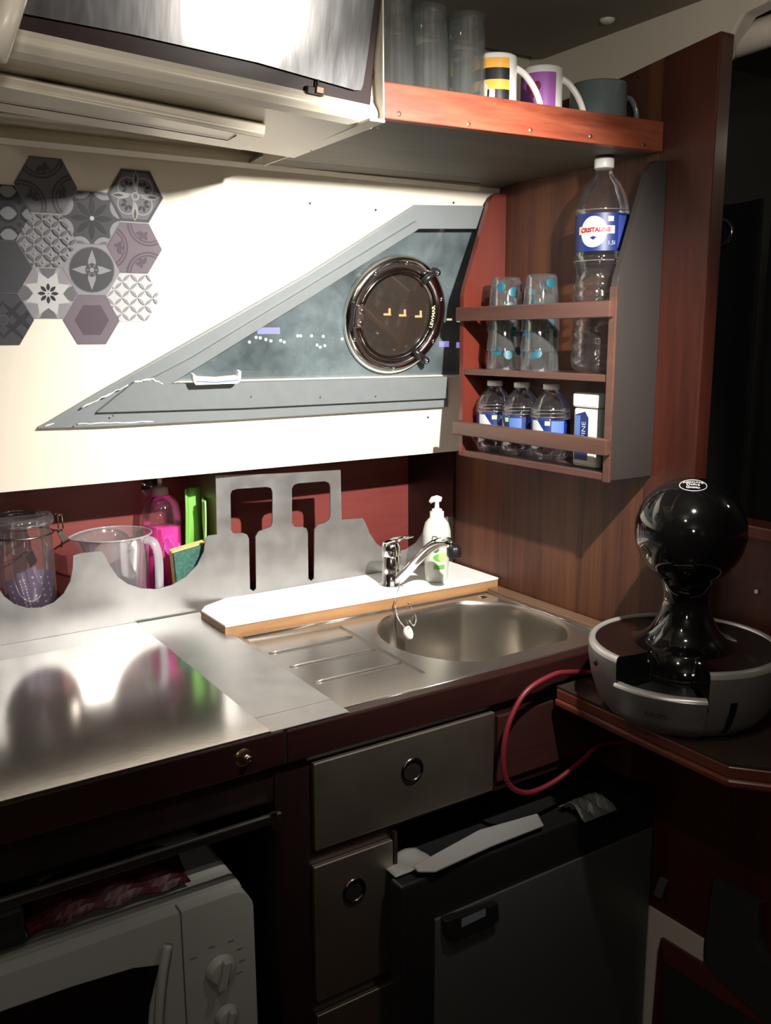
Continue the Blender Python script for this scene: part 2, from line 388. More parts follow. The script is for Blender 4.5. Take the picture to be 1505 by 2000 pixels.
WB = bpy.data.objects['wall_back']
for px, py in [(605, 397), (885, 396), (733, 410), (835, 815)]:
    bb = MB(); bb.cyl(WP(*wuv(px, py)), .0022, 0, .0008, 10, ax=WN); O('screw', bb, M_scrd, WB)
b = MB()
for i, (px, py) in enumerate([(150, 829), (490, 775), (625, 776), (733, 774), (220, 812)]):
    b.cyl(q2(px, py)+WN*.008, .0016, 0, .0006, 8, ax=WN)
O('screw', b, M_scr, t)
# porthole
PC = WP(.9695, .2805, -.016)
t = T('porthole', 'round chrome framed porthole with two black locking dogs in the triangular window', 'porthole', PC)
b = MB()
rp = [(.088, .002), (.088, .010), (.092, .013), (.103, .013), (.110, .008), (.1125, .002), (.1125, -.002), (.088, -.002), (.088, .002)]
b.lathe(rp, PC, 64, ax=WN); O('flange', b, M_chrome, t)
b = MB(); b.lathe([(.0875, .001), (.0875, .009), (.083, .012), (.078, .010), (.077, .004), (.077, -.004), (.0875, .001)], PC, 64, ax=WN)
O('lens_ring', b, mat('smoky_chrome', (.30, .27, .25), .12, 1), t)
b = MB(); b.lathe([(0, .003), (.078, .003)], PC, 48, ax=WN); b.lathe([(.078, .0), (0, .0)], PC, 48, ax=WN); O('lens', b, M_lens, t)
def pp(a, r, n): return PC+Vector((1, 0, 0))*(r*math.cos(math.radians(a)))+WV*(r*math.sin(math.radians(a)))+WN*n
for a in (88, 128, 205, 272, 332, 20):
    b = MB(); b.lathe([(0, .003), (.003, .0025), (.0045, 0)], pp(a, .1, .013), 14, ax=WN); O('bolt', b, M_chrome, t)
# hinge at left
b = MB(); c = pp(180, .094, .012)
b.obox(c+Vector((-.008, 0, 0)), (.003, 0, 0), WV*.026, WN*.003); O('hinge_pin', b, M_blk, t)
b = MB(); b.obox(c+Vector((.008, 0, 0))+WN*.002, (.008, 0, 0), WV*.021, WN*.004)
for s in (-1, 1): b.lathe([(0, .006), (.005, .005), (.007, 0)], c+Vector((.008, 0, 0))+WV*(s*.011)+WN*.006, 16, ax=WN)
O('hinge', b, mat('pinkish_chrome', (.66, .55, .5), .2, 1), t, bevel=.001)
for a, s in ((52, 1), (-50, -1)):
    d = MB(); c0 = pp(a, .108, .018); c1 = pp(a+s*6, .078, .018)
    d.tube([c0, c0.lerp(c1, .5), c1], [.0055, .0065, .006], 10); d.lathe([(0, .010), (.006, .009), (.008, 0), (.008, -.006)], c0, 16, ax=WN)
    dd = O('locking_dog', d, M_blk, t)
    e = MB(); e.lathe([(0, .0125), (.0035, .012), (.0045, .009)], c0, 14, ax=WN); O('dog_screw', e, M_chrome, dd)
b = MB()
def ptx(x, y): # text running up along the ring at right
    a = (x)/.080; return pp(math.degrees(a)-0, .080+0-y*1.0, .0125)
put_text(b, 'LEWMAR', .0105, lambda x, y: ptx(x, y), bold=.0002)
O('lettering', b, mat('yellowish_letters', (.62, .56, .36), .5), t, plabel='pale yellow lettering on the lens ring')
# boat ornament
p0 = wuv(372, 750, .03); p1 = wuv(466, 748, .03)
u0, u1, v0 = p0[0], p1[0], wuv(420, 748, .03)[1]
bt = T('boat_ornament', 'tiny white wooden boat model standing on the grey window ledge', 'ornament', WP((u0+u1)/2, v0, .028))
W = u1-u0; b = MB()
b.plate([WP(u0, v0+.018, .028), WP(u0+.003, v0+.018, .028), WP(u0+.010, v0+.0125, .028), WP(u0+W*.5, v0+.010, .028), WP(u1-.010, v0+.012, .028), WP(u1-.0055, v0+.012, .028), WP(u1-.005, v0+.021, .028), WP(u1, v0+.021, .028), WP(u1-.0005, v0+.004, .028), WP(u1-.006, v0, .028), WP(u0+.006, v0, .028), WP(u0+.002, v0+.006, .028)], WN*.010)
O('hull', b, M_wht, bt, bevel=.001)
b = MB(); b.plate([WP(u0+.006, v0+.0055, .038), WP(u0+W*.5, v0+.003, .038), WP(u1-.004, v0+.0055, .038), WP(u1-.004, v0+.0068, .038), WP(u0+W*.5, v0+.0045, .038), WP(u0+.006, v0+.0068, .038)], WN*.0006)
O('stripe', b, M_blue2, bt)
# things outside: quay lights across the water
M_wlight = emis('warm_lamp', (1, .75, .42), 8); M_wl2 = emis('white_lamp', (1, .93, .85), 12); M_purp = emis('purple_neon', (.62, .42, 1), 6.0); M_purpd = emis('purple_glow', (.16, .05, .32), .5)
b = MB(); b.box(2, 14, 12.3, 12.6, -1, 1.9); O('quay_building', b, mat('dark_facade', (.02, .02, .022), .8), label='dark building across the water beyond the porthole', cat='building')
QL = ['first', 'second', 'third', 'fourth', 'fifth']
for i, (px, py) in enumerate([(756, 614), (786, 616), (817, 618), (877, 624), (897, 627)]):
    c = at(px, py, y=12); wv = .055 if i < 3 else .04
    b = MB(); b.box(c.x-wv, c.x+wv, 11.98, 12.02, c.z-.016, c.z+.016); 
    if i < 3: b.box(c.x+wv-.02, c.x+wv, 11.99, 12.02, c.z, c.z+.09)
    O('quay_lamp', b, M_wlight, label='small warm lamp on the far quay, %s from the left in its row' % QL[i], cat='lamp', group='warm lamps on the far quay')
for px, py, wv, hv, nm in [(524, 646, .17, .045, 1), (866, 672, .09, .045, 0), (893, 674, .025, .045, 0)]:
    c = at(px, py, y=11.9); b = MB(); b.box(c.x-wv, c.x+wv, 11.88, 11.9, c.z-hv, c.z+hv)
    O('neon_sign', b, M_purp, label='bright purple neon sign glowing across the water left of the porthole' if nm else ('wider purple neon light just right of the porthole' if wv > .05 else 'narrow purple light between porthole and rack'), cat='sign', **({} if nm else {'group': 'purple lights right of the porthole'}))
for px, py in [(487, 668), (500, 659), (508, 660), (519, 663), (529, 666), (548, 665), (555, 668), (581, 656), (587, 656), (608, 656), (631, 657), (619, 674), (625, 678), (634, 675), (668, 662)]:
    c = at(px, py, y=11.8); b = MB(); b.ball(c, .022, 0, 8)
    O('shore_light', b, M_wl2, label='tiny white shore light glinting through the dusty window', cat='light', group='white shore lights across the water')

# ------------------------------------------------------------ hexagonal tile stickers
HX = lambda r, c=(0, 0): [(c[0]+r*math.cos(k*pi/3), c[1]+r*math.sin(k*pi/3)) for k in range(6)]
def clip(poly, hexa):
    out = poly
    for i in range(6):
        a, b_ = hexa[i], hexa[(i+1) % 6]; inp = out; out = []
        ins = lambda p: (b_[0]-a[0])*(p[1]-a[1])-(b_[1]-a[1])*(p[0]-a[0]) >= -1e-12
        for j in range(len(inp)):
            p, s = inp[j], inp[j-1]
            if ins(p) != ins(s):
                d1 = (b_[0]-a[0])*(s[1]-a[1])-(b_[1]-a[1])*(s[0]-a[0]); d2 = (b_[0]-a[0])*(p[1]-a[1])-(b_[1]-a[1])*(p[0]-a[0]); tt = d1/(d1-d2)
                out.append((s[0]+(p[0]-s[0])*tt, s[1]+(p[1]-s[1])*tt))
            if ins(p): out.append(p)
        if len(out) < 3: return []
    return out
def tcol(n, c): return mat('tile_'+n, tuple(x*.72 for x in c), .5, var=.06, vscale=60)
TC = dict(dk=tcol('charcoal', (.075, .075, .085)), md=tcol('grey', (.17, .17, .185)), lt=tcol('light_grey', (.33, .33, .35)), wh=tcol('white', (.66, .66, .66)), pu=tcol('purple_grey', (.20, .165, .195)), pd=tcol('dark_purple', (.115, .085, .11)), vd=tcol('near_black', (.035, .035, .042)), lg=tcol('warm_light_grey', (.42, .41, .40)))
TK = list(TC.keys()); TM = [TC[k] for k in TK]
RH = .0437
def tile(u, v, base, shapes, label, edge='lt'):
    b = MB(); n0 = .0015
    b.plate([WP(u+x, v+y, 0) for x, y in HX(RH)], WN*.001, mi=TK.index(edge))
    b.flat([WP(u+x, v+y, .0012) for x, y in HX(RH-.0012)], TK.index(base))
    hx = HX(RH-.0014)
    for k, (cl, poly) in enumerate(shapes):
        p = clip(poly, hx)
        if len(p) >= 3: b.flat([WP(u+x, v+y, .0013+.000018*k) for x, y in p], TK.index(cl))
    O('hexagonal_tile', b, TM, label=label, cat='tile', group='patterned hexagonal wall tiles')
def disc(r, c=(0, 0), n=28, a0=0, a1=360): return [(c[0]+r*math.cos(math.radians(a0+(a1-a0)*i/n)), c[1]+r*math.sin(math.radians(a0+(a1-a0)*i/n))) for i in range(n+(a1-a0 < 360))]
def leaf(c, L, w, ang, n=7):
    a = math.radians(ang); pts = []
    for i in range(n+1): s = -1+2*i/n; pts.append((s*L, w*(1-s*s)))
    for i in range(n-1, 0, -1): s = -1+2*i/n; pts.append((s*L, -w*(1-s*s)))
    return [(c[0]+x*math.cos(a)-y*math.sin(a), c[1]+x*math.sin(a)+y*math.cos(a)) for x, y in pts]
def star(r1, r2, n, rot=0, c=(0, 0)): return [(c[0]+(r1 if i % 2 == 0 else r2)*math.cos(math.radians(rot)+pi*i/n), c[1]+(r1 if i % 2 == 0 else r2)*math.sin(math.radians(rot)+pi*i/n)) for i in range(2*n)]
def pstar(r, inn, n, rot=0):
    pts = []
    for k in range(n):
        a = math.radians(rot)+2*pi*k/n; pts.append((r*math.cos(a), r*math.sin(a)))
        for f_ in (.25, .5, .75):
            aa = a+2*pi/n*f_; rr = inn+(r-inn)*(abs(f_-.5)*2)**1.7; pts.append((rr*math.cos(aa), rr*math.sin(aa)))
    return pts
def lattice(c1, c2, c3, s=.0121, ph=(0, 0)):
    out = []
    for i in range(-5, 6):
        for j in range(-5, 6):
            cx, cy = (i+ph[0])*s, (j+ph[1])*s
            out.append((c2, leaf((cx+s/2*0, cy), s*.66, s*.19, 45 if (i+j) % 2 else -45)))
            if c3: out.append((c3, star(.0028, .0013, 4, 0, (cx+s/2, cy+s/2))))
    return out
def arcs(c1, c2, c3, rot):
    out = []
    for k in range(3):
        a = math.radians(rot+120*k); c = (RH*math.cos(a), RH*math.sin(a)); 
        for r, cl in ((.034, c2), (.031, c1), (.029, c2), (.0265, c1)): out.append((cl, disc(r, c)))
        inw = (RH*.62*math.cos(a), RH*.62*math.sin(a))
        for d in (-55, 0, 55): aa = a+pi+math.radians(d); out.append((c3, leaf((inw[0]+.006*math.cos(aa), inw[1]+.006*math.sin(aa)), .0065, .0034, math.degrees(aa))))
        out.append((c3, disc(.0028, (inw[0]-.004*math.cos(a+2), inw[1]-.004*math.sin(a+2)), 10)))
    return out
def uv(px, py): return wuv(px, py)
gx = [.2705, .3350, .3995, .4640]; vp_ = .0762
def gv(px, py): return wuv(px, py)[1]
vA = gv(86, 362); v93 = [gv(86, 362), gv(93, 470), gv(96, 573)]
v26 = [gv(262, 383), gv(262, 485), gv(261, 581)]; v18 = [gv(178, 426), gv(181, 527), gv(183, 625)]
v01 = [v18[0], v18[1], v18[2]]
tile(gx[1], v93[0], 'md', arcs('md', 'dk', 'dk', 100), 'grey hexagonal tile with curling arcs and sprigs, topmost in its column', 'md')
tile(gx[1], v93[1], 'lt', lattice('lt', 'md', 'lg'), 'grey hexagonal tile with small crossed leaf lattice left of the dark star tile')
sh = [('md', leaf((.033*math.cos(math.radians(k*45+22)), .033*math.sin(math.radians(k*45+22))), .015, .009, k*45+22)) for k in range(8)]
sh = [('lt' if k % 2 else 'md', [(x, y) for x, y in [((.046*math.cos(math.radians(k*45+d))), (.046*math.sin(math.radians(k*45+d)))) for d in (-20, 20)]+[(.022*math.cos(math.radians(k*45+13)), .022*math.sin(math.radians(k*45+13))), (.022*math.cos(math.radians(k*45-13)), .022*math.sin(math.radians(k*45-13)))]]) for k in range(8)]
sh += [('wh', star(.034, .0215, 8, 22.5))]+[('vd', leaf((.0095*math.cos(k*pi/4), .0095*math.sin(k*pi/4)), .0058, .0027, k*45)) for k in range(8)]+[('lt', disc(.0016))]
tile(gx[1], v93[2], 'lg', sh, 'hexagonal tile with white eight pointed star and small black flower')
sh = []
for k in range(8):
    a = math.radians(22.5+45*k); sh += [('lt', disc(.0165, (.0465*math.cos(a), .0465*math.sin(a)), 20)), ('md', disc(.0125, (.049*math.cos(a), .049*math.sin(a)), 20))]
sh += [('vd', leaf((.017*math.cos(k*pi/4), .017*math.sin(k*pi/4)), .014, .0042, k*45)) for k in range(8)]+[('wh', disc(.0032))]
tile(gx[2], v18[0], 'dk', sh, 'charcoal hexagonal tile with dark star and white centre dot')
sh = [('md', disc(.0345)), ('dk', disc(.0330))]+[('lt', disc(.0, (0, 0)))][:0]+[('lt', pstar(.030, .0085, 4, 0)), ('dk', disc(.0105, n=8)), ('lt', disc(.0035))]+[('md', leaf((.0068*math.cos(k*pi/3), .0068*math.sin(k*pi/3)), .003, .0016, k*60)) for k in range(6)]
tile(gx[2], v18[1], 'lt', sh, 'hexagonal tile with four pointed star inside a dark circle')
tile(gx[2], v18[2], 'pu', [('pd', HX(.0265))], 'plain purple hexagonal tile with a darker hexagon inside, lowest of its column', 'pu')
sh = [('dk', HX(RH-.004)), ('md', HX(RH-.0055))]
for k in range(4):
    a = math.radians(45+90*k); c = (.0165*math.cos(a), .0165*math.sin(a))
    sh += [('lg', disc(.0155, c, 20)), ('md', disc(.0138, c, 20))]+[('vd', leaf((c[0]+.0065*math.cos(a+math.radians(d)), c[1]+.0065*math.sin(a+math.radians(d))), .0048, .0024, math.degrees(a)+d)) for d in (-85, -30, 30, 85)]
sh += [('lg', leaf((.022*math.cos(k*pi/2), .022*math.sin(k*pi/2)), .014, .005, k*90)) for k in range(4)]+[('dk', leaf((.026*math.cos(k*pi/2), .026*math.sin(k*pi/2)), .008, .002, k*90)) for k in range(4)]+[('lg', disc(.0062, n=16)), ('md', disc(.0038, n=16))]
tile(gx[3], v26[0], 'dk', sh, 'charcoal hexagonal tile with pale four lobed flower rosette at top right')
tile(gx[3], v26[1], 'pu', arcs('pu', 'pd', 'pd', 60), 'purple grey hexagonal tile with curling arcs and sprigs at the right edge', 'pu')
tile(gx[3], v26[2], 'wh', lattice('wh', 'lt', None, .0121, (0, .5)), 'white hexagonal tile with pale grey crossed leaf lattice', 'wh')
sh = []
for i in (-1, 0, 1):
    for j in (-1, 0, 1): sh += [('vd', disc(.0135, (i*.03+.012, j*.03), 18)), ('lt', leaf((i*.03+.012, j*.03), .012, .009, 0)), ('vd', disc(.003, (i*.03-.003, j*.03+.015), 8))]
tile(gx[0], v01[0], 'dk', sh, 'dark hexagonal tile with pale pointed ovals at the left picture edge', 'dk')
tile(gx[0], v01[1], 'dk', [], 'plain charcoal hexagonal tile at the left picture edge', 'md')
sh = [('vd', leaf((.0, .0), .05, .004, d)) for d in (45, -45)]+[('vd', leaf((x, y), .04, .004, d)) for x, y, d in ((.025, 0, 45), (.025, 0, -45), (-.025, 0, 45), (-.025, 0, -45))]+[('md', disc(.008, (.0, 0), 12)), ('dk', star(.012, .006, 8, 0))]
tile(gx[0], v01[2], 'dk', sh, 'near black hexagonal tile with crossed bands, lowest at the left edge', 'dk')

# ------------------------------------------------------------ splash plate (steel, with cutouts)
YS = 1.547
def ys(px, py, y=YS): return at(px, py, y=y)
arcL = [(-90, 1165)]
out = [(-140, 1290), (-140, 1045), (-20, 1062), (-18, 1110), (-8, 1140), (8, 1165), (30, 1181), (55, 1188), (80, 1187), (105, 1177), (124, 1160), (137, 1136), (142, 1110), (143, 1085), (160, 1080), (198, 1076), (204, 1084), (215, 1105), (230, 1127), (250, 1141), (275, 1149), (305, 1151), (335, 1143), (362, 1127), (385, 1104), (398, 1078), (403, 1050), (408, 1046), (424, 1044), (421, 929), (540, 925), (665, 918), (667, 1015), (708, 1012), (713, 1020), (722, 1042), (734, 1060), (748, 1072), (770, 1078), (792, 1073), (812, 1060), (828, 1038), (838, 1019), (845, 1014), (898, 1006)]
o3 = [ys(*p) for p in out]
o3[-1].x = 1.155; o3.append(Vector((1.155, YS, .885))); o3[0] = Vector((-.1, YS, .885)); o3[1].x = -.1
def rslot(pts):
    return [ys(*p) for p in pts]
h1 = [(450, 965), (453, 958), (462, 955), (520, 951), (529, 953), (532, 961), (532, 1020), (529, 1029), (520, 1032), (505, 1038), (499, 1048), (500, 1150), (495, 1155), (488, 1150), (486, 1052), (482, 1044), (474, 1041), (456, 1042), (451, 1036)]
h2 = [(570, 954), (574, 947), (582, 944), (634, 940), (642, 943), (645, 950), (645, 1008), (642, 1016), (634, 1021), (620, 1025), (614, 1034), (613, 1130), (608, 1135), (602, 1130), (601, 1040), (598, 1032), (591, 1029), (575, 1029), (570, 1022)]
b = MB(); b.plate(o3, (0, .003, 0), [rslot(h1), rslot(h2)])
O('splashback', b, M_steelx, label='brushed steel splashback plate with scooped cutouts and two knife slots behind the worktop', cat='splashback')
# grey wood divider at left of the raised plate, shadow gap strip above
b = MB(); b.box(.632, .640, 1.552, 1.699, .9, 1.150); struct('trim_9', b, wood('divider_wood', (.10, .06, .03), (.16, .10, .05), 'z', .5))
# ------------------------------------------------------------ counter
C = T('worktop_base', 'dark mahogany galley counter with steel fronted drawers and open microwave bay', 'counter', (.5, 1.2, 0))
b = MB(); b.box(-.4, .59, 1.02, 1.70, .872, .896); b.box(.59, 1.155, 1.50, 1.70, .872, .896); O('top_board', b, M_darkz, C)
b = MB(); b.box(-.4, .486, .998, 1.020, .852, .9005); O('front_lip', b, M_dark, C, bevel=.003)
b = MB(); b.box(.488, 1.155, .998, 1.020, .852, .899); O('front_lip', b, M_dark, C, bevel=.003)
b = MB(); b.box(.486, .488, 1.0, 1.02, .852, .9); O('joint', b, M_blk, C)
b = MB(); b.box(-.4, 1.155, 1.010, 1.03, .835, .853); O('apron', b, M_dark, C, bevel=.002)
b = MB(); b.box(.473, .524, 1.008, 1.5, 0, .836); O('post', b, M_darkz, C)
b = MB(); b.box(-.4, .473, 1.010, 1.03, .800, .836); b.box(-.4, .473, 1.03, 1.5, .845, .852); O('bay_header', b, M_darkz, C)
b = MB(); b.box(-.4, .473, 1.49, 1.51, .3, .84); O('bay_back', b, M_darkz, C)
b = MB(); b.box(-.4, .473, .985, 1.49, .405, .425); O('bay_shelf', b, M_darkz, C)
b = MB(); b.box(.524, 1.155, 1.0085, 1.03, .705, .836); b.box(.524, .655, 1.0085, 1.03, 0, .705); b.box(.654, .660, 1.0, 1.5, 0, .70); O('face_frame', b, M_dark, C)
b = MB(); b.box(.846, 1.13, 1.002, 1.009, .722, .830); O('blank_panel', b, wood('dull_red_panel', (.022, .006, .005), (.035, .010, .008), 'x', .45), C, bevel=.002)
# eye latch
lt = T('latch', 'small brass eye latch screwed to the dark counter lip', 'latch', (.427, .997, .876))
b = MB(); b.lathe([(0, .003), (.009, .002), (.012, 0)], (.427, .998, .878), 20, ax=(0, -1, 0), sx=1, sy=1); O('latch_plate', b, M_brass, lt)
b = MB(); b.lathe([(.002, .006), (.0045, .008), (.005, .004), (.005, 0)], (.431, .996, .877), 16, ax=(0, -1, 0)); O('latch_eye', b, M_chrome, lt)
def drawer(x0, x1, z0, z1, ring):
    d = MB(); d.box(x0, x1, .999, 1.008, z0, z1); o = O('drawer', d, M_drw, C, bevel=.0015)
    if ring:
        c = Vector((ring[0], .999, ring[1]))
        r = MB(); r.lathe([(.0145, .0002), (.0150, .003), (.0175, .0035), (.0190, .0003)], c, 32, ax=(0, -1, 0)); O('pull_ring', r, mat('dark_bronze_ring', (.10, .08, .07), .25, 1), o)
        r = MB(); r.lathe([(0, .0004), (.015, .0004)], c, 24, ax=(0, -1, 0)); O('finger_hole', r, M_blk, o)
drawer(.527, .836, .714, .841, (.685, .789))
drawer(.524, .652, .482, .690, (.586, .634))
drawer(.524, .652, .15, .460, None)
# steel top sheets
b = MB(); b.box(-.4, .467, 1.0, 1.471, .9006, .9030); O('hatch_sheet', b, M_steel, label='brushed steel hatch lid covering the left of the worktop', cat='hatch', bevel=.0006)
b = MB(); b.box(-.4, .467, 1.4725, 1.546, .9006, .9024); O('back_strip', b, M_steelx, label='long steel strip between the hatch lid and the splashback', cat='strip')
b = MB(); b.box(.4675, .583, 1.05, 1.54, .9006, .9022); b.box(.4675, .583, 1.0, 1.0495, .9006, .9018)
O('steel_sheet', b, M_steelx, label='narrow steel sheet between hatch lid and draining board', cat='sheet')
# white ledge with oak edge
lp = [(-0, 0)]
b = MB(); LZ = .918
pts = [at(393, 1192, z=LZ), at(440, 1222, z=LZ), Vector((1.09, 1.376, LZ)), Vector((1.155, 1.376, LZ)), Vector((1.155, 1.546, LZ)), Vector((.95, 1.546, LZ)), Vector((.70, 1.546, LZ)), at(440, 1168, z=LZ), at(400, 1183, z=LZ)]
b.plate(pts, (0, 0, -.004)); LG = T('ledge', 'white laminate ledge with oak edge along the back of the sink', 'ledge', (.85, 1.46, .895)); O('ledge_top', b, M_white, LG, bevel=.001)
b = MB(); pts2 = [p+Vector((0, .002, -.0042)) for p in pts]; b.plate(pts2, (0, 0, -.022)); O('oak_edge_board', b, M_strip, LG)
b = MB(); b.box(1.127, 1.157, 1.02, 1.376, .893, .9); O('side_strip', b, wood('worn_worktop_wood', (.12, .07, .04), (.2, .125, .075), 'y', .4), label='worn brown wood strip between sink and bulkhead', cat='strip', bevel=.001)
# sink
S = T('sink', 'inset stainless steel sink with round bowl and grooved draining board', 'sink', (.85, 1.2, .89))
SZ = .8935; cx, cy, rr = .957, 1.208, .168
def bowl_pt(a, k=1.0, z=SZ):
    r = rr*k; x = cx+r*math.cos(a); y = cy+r*math.sin(a)
    return Vector((min(x, cx+.160*k), max(min(y, cy+.135*k+.01), cy-.138*k), z))
NB = 64
rim = [bowl_pt(2*pi*i/NB) for i in range(NB)]
b = MB(); b.plate([(.584, 1.021, SZ), (1.127, 1.021, SZ), (1.127, 1.376, SZ), (.584, 1.39, SZ)], (0, 0, -.002), [rim, [(.602, 1.078, SZ), (.765, 1.078, SZ), (.772, 1.352, SZ), (.602, 1.372, SZ)]])
O('sink_top', b, M_sink, S)
b = MB(); b.plate([(.602, 1.078, SZ-.003), (.765, 1.078, SZ-.003), (.772, 1.352, SZ-.003), (.602, 1.372, SZ-.003)], (0, 0, -.002))
b.plate([(.600, 1.076, SZ-.003), (.767, 1.076, SZ-.003), (.774, 1.354, SZ-.003), (.600, 1.374, SZ-.003)], (0, 0, .002), [[(.603, 1.079, SZ-.003), (.764, 1.079, SZ-.003), (.771, 1.351, SZ-.003), (.603, 1.371, SZ-.003)]])
O('draining_board', b, M_sink, S)
for y in (1.142, 1.220, 1.295):
    b = MB(); b.tube([(.603, y, SZ-.0025), (.62, y, SZ-.001), (.75, y-.002, SZ-.001), (.762, y-.002, SZ-.0025)], .0016, 8); O('drain_ridge', b, M_sink, S)
b = MB()
ks = [(1, 0), (.985, -.003), (.975, -.008), (.965, -.03), (.955, -.09), (.94, -.12), (.90, -.138), (.8, -.146), (.25, -.15), (0, -.151)]
vs = []
for k, dz in ks: vs += [bowl_pt(2*pi*i/NB, k, SZ+dz) for i in range(NB)]
b.add(vs, [(j*NB+i, j*NB+(i+1) % NB, (j+1)*NB+(i+1) % NB, (j+1)*NB+i) for j in range(len(ks)-1) for i in range(NB)], 0, True)
O('bowl', b, M_bowl, S)
b = MB(); b.tube([(.60, 1.384, SZ), (1.122, 1.372, SZ)], .0035, 8); b.tube([(1.122, 1.372, SZ), (1.122, 1.03, SZ)], .0035, 8); b.tube([(.584, 1.028, SZ), (1.122, 1.028, SZ)], .003, 8); O('rim_bead', b, M_steel, S)
b = MB(); b.lathe([(0, .001), (.02, .001), (.026, .003), (.03, 0)], (cx, cy, SZ-.149), 24); O('drain', b, M_chrome, S)
b = MB(); b.lathe([(0, .003), (.006, .0025), (.01, 0)], (1.095, 1.352, SZ), 18); O('overflow_cap', b, M_chrome, S)
# faucet
fc = T('faucet', 'chrome mixer tap with lever on the white ledge', 'tap', (.945, 1.45, LZ))
b = MB(); b.lathe([(0, 0), (.024, 0), (.024, .003), (.019, .008), (.0175, .03), (.0175, .058), (.0168, .059)], (.945, 1.45, LZ), 28); O('body', b, M_chrome, fc)
b = MB(); b.lathe([(.0178, .060), (.0185, .062), (.0185, .078), (.016, .086), (.009, .090), (0, .091)], (.945, 1.45, LZ), 28); O('cap', b, M_chrome, fc)
b = MB(); b.tube([(.945, 1.450, LZ+.088), (.972, 1.452, LZ+.090), (1.000, 1.456, LZ+.090)], [.010, .007, .0045], 10, flat=.5); O('lever', b, M_chrome, fc)
fs = smooth([(.950, 1.436, LZ+.012), (.961, 1.415, LZ+.036), (.969, 1.390, LZ+.063), (.976, 1.366, LZ+.086), (.983, 1.346, LZ+.099), (.990, 1.328, LZ+.103), (.994, 1.317, LZ+.100)], 5)
b = MB(); b.tube(fs, [.0105]*6+[.0100]*(len(fs)-10)+[.0095]*4, 14); O('spout', b, M_chrome, fc)
b = MB(); nc = Vector((.995, 1.314, LZ+.077))
b.lathe([(0, 0), (.011, 0), (.0125, .003), (.0125, .018), (.009, .022), (0, .022)], nc, 24, rfun=lambda a, z: 1+.07*math.cos(8*a)); O('aerator', b, M_blk, fc)
# plug on chain
pg = T('sink_plug', 'pale sink plug hanging on a ball chain over the bowl', 'plug', (.88, 1.33, .86))
p_ = at(790, 1238, y=1.315)
chain = smooth([(.948, 1.425, LZ+.004), at(772, 1172, y=1.378), at(776, 1205, y=1.34), p_+Vector((0, 0, .012))], 12)
b = MB()
for i, p in enumerate(chain): b.ball(p, .0018, 0, 8)
b.tube(chain, .0007, 5); O('ball_chain', b, M_chrome, pg)
b = MB(); ax = Vector((.5, -.75, .35)); b.lathe([(0, 0), (.006, 0), (.006, .003), (.012, .004), (.0125, .011), (.010, .012), (.009, .008), (0, .008)], p_, 20, ax=ax); O('stopper', b, mat('pinkish_plug', (.72, .6, .52), .4), pg)
ch2 = smooth([(.955, 1.425, LZ+.003), at(800, 1180, y=1.375), at(812, 1205, y=1.345), at(808, 1222, y=1.34), at(799, 1212, y=1.345)], 10)
b = MB()
for p in ch2: b.ball(p, .0013, 0, 7)
O('loose_chain_end', b, M_chrome, pg)

# ------------------------------------------------------------ soap dispenser
def cylmap(c, r, a0, z0, sx=1, sy=1): # front centre angle a0
    return lambda x, y: Vector((c[0]+r*sx*math.cos(a0+x/r), c[1]+r*sy*math.sin(a0+x/r), z0+y))
sc = Vector((1.040, 1.430, LZ)); sp = T('soap_dispenser', 'white pump soap bottle with green cucumber label beside the tap', 'soap bottle', sc)
FA = math.atan2(-sc.y, -sc.x)
sdir = Vector((math.cos(FA+pi/2), math.sin(FA+pi/2), 0))
prof = [(0, 0), (.0205, 0), (.0225, .003), (.0232, .02), (.0255, .055), (.0282, .085), (.0275, .102), (.023, .118), (.0155, .127), (.0140, .128), (.0140, .14), (.011, .1405), (0, .1405)]
b = MB(); b.lathe(prof, sc, 36); O('bottle', b, mat('glossy_white_bottle', (.60, .62, .56), .3), sp)
b = MB(); b.lathe([(.010, .1405), (.010, .145), (.0045, .147), (.0042, .158), (.0055, .159), (.0055, .163), (0, .165)], sc, 20)
hd = sc+Vector((0, 0, .164)); left = -sdir
b.tube([hd-sdir*.011, hd, hd+sdir*.009, hd+sdir*.0135-Vector((0, 0, .004))] if False else [hd+sdir*.009, hd+Vector((0, 0, .002)), hd-sdir*.008, hd-sdir*.014-Vector((0, 0, .006))], [.005, .0065, .006, .0035], 12); O('pump', b, M_wht, sp)
def rad_at(prof, z):
    for (r0, z0), (r1, z1) in zip(prof, prof[1:]):
        if z0 <= z <= z1 and z1 > z0: return r0+(r1-r0)*(z-z0)/(z1-z0)
    return prof[0][0]
def wrapfn(c, prof, a0, off=.0004):
    def fn(x, z): # x arc metres (positive = viewer's right)
        r = rad_at(prof, z); a = a0+x/r
        return Vector((c[0]+(r+off)*math.cos(a), c[1]+(r+off)*math.sin(a), c[2]+z))
    return fn
def wpatch(mb, fn, x0, x1, z0, z1, mi=0, n=14, m=6):
    mb.grid(lambda u, v: fn(x0+(x1-x0)*u, z0+(z1-z0)*v), n, m, mi)
def halfclip(poly, x, keep):
    out = []
    for j in range(len(poly)):
        p, q = poly[j], poly[j-1]; a, b_ = (p[0]-x)*keep >= 0, (q[0]-x)*keep >= 0
        if a != b_: t = (x-q[0])/(p[0]-q[0]); out.append((x, q[1]+(p[1]-q[1])*t))
        if a: out.append(p)
    return out
def wpoly(mb, fn, pts, mi=0):
    x0 = min(p[0] for p in pts); x1 = max(p[0] for p in pts); n = max(1, int((x1-x0)/.0018))
    for i in range(n):
        q = halfclip(halfclip(pts, x0+(x1-x0)*i/n, 1), x0+(x1-x0)*(i+1)/n, -1)
        if len(q) >= 3: mb.flat([fn(*p) for p in q], mi)
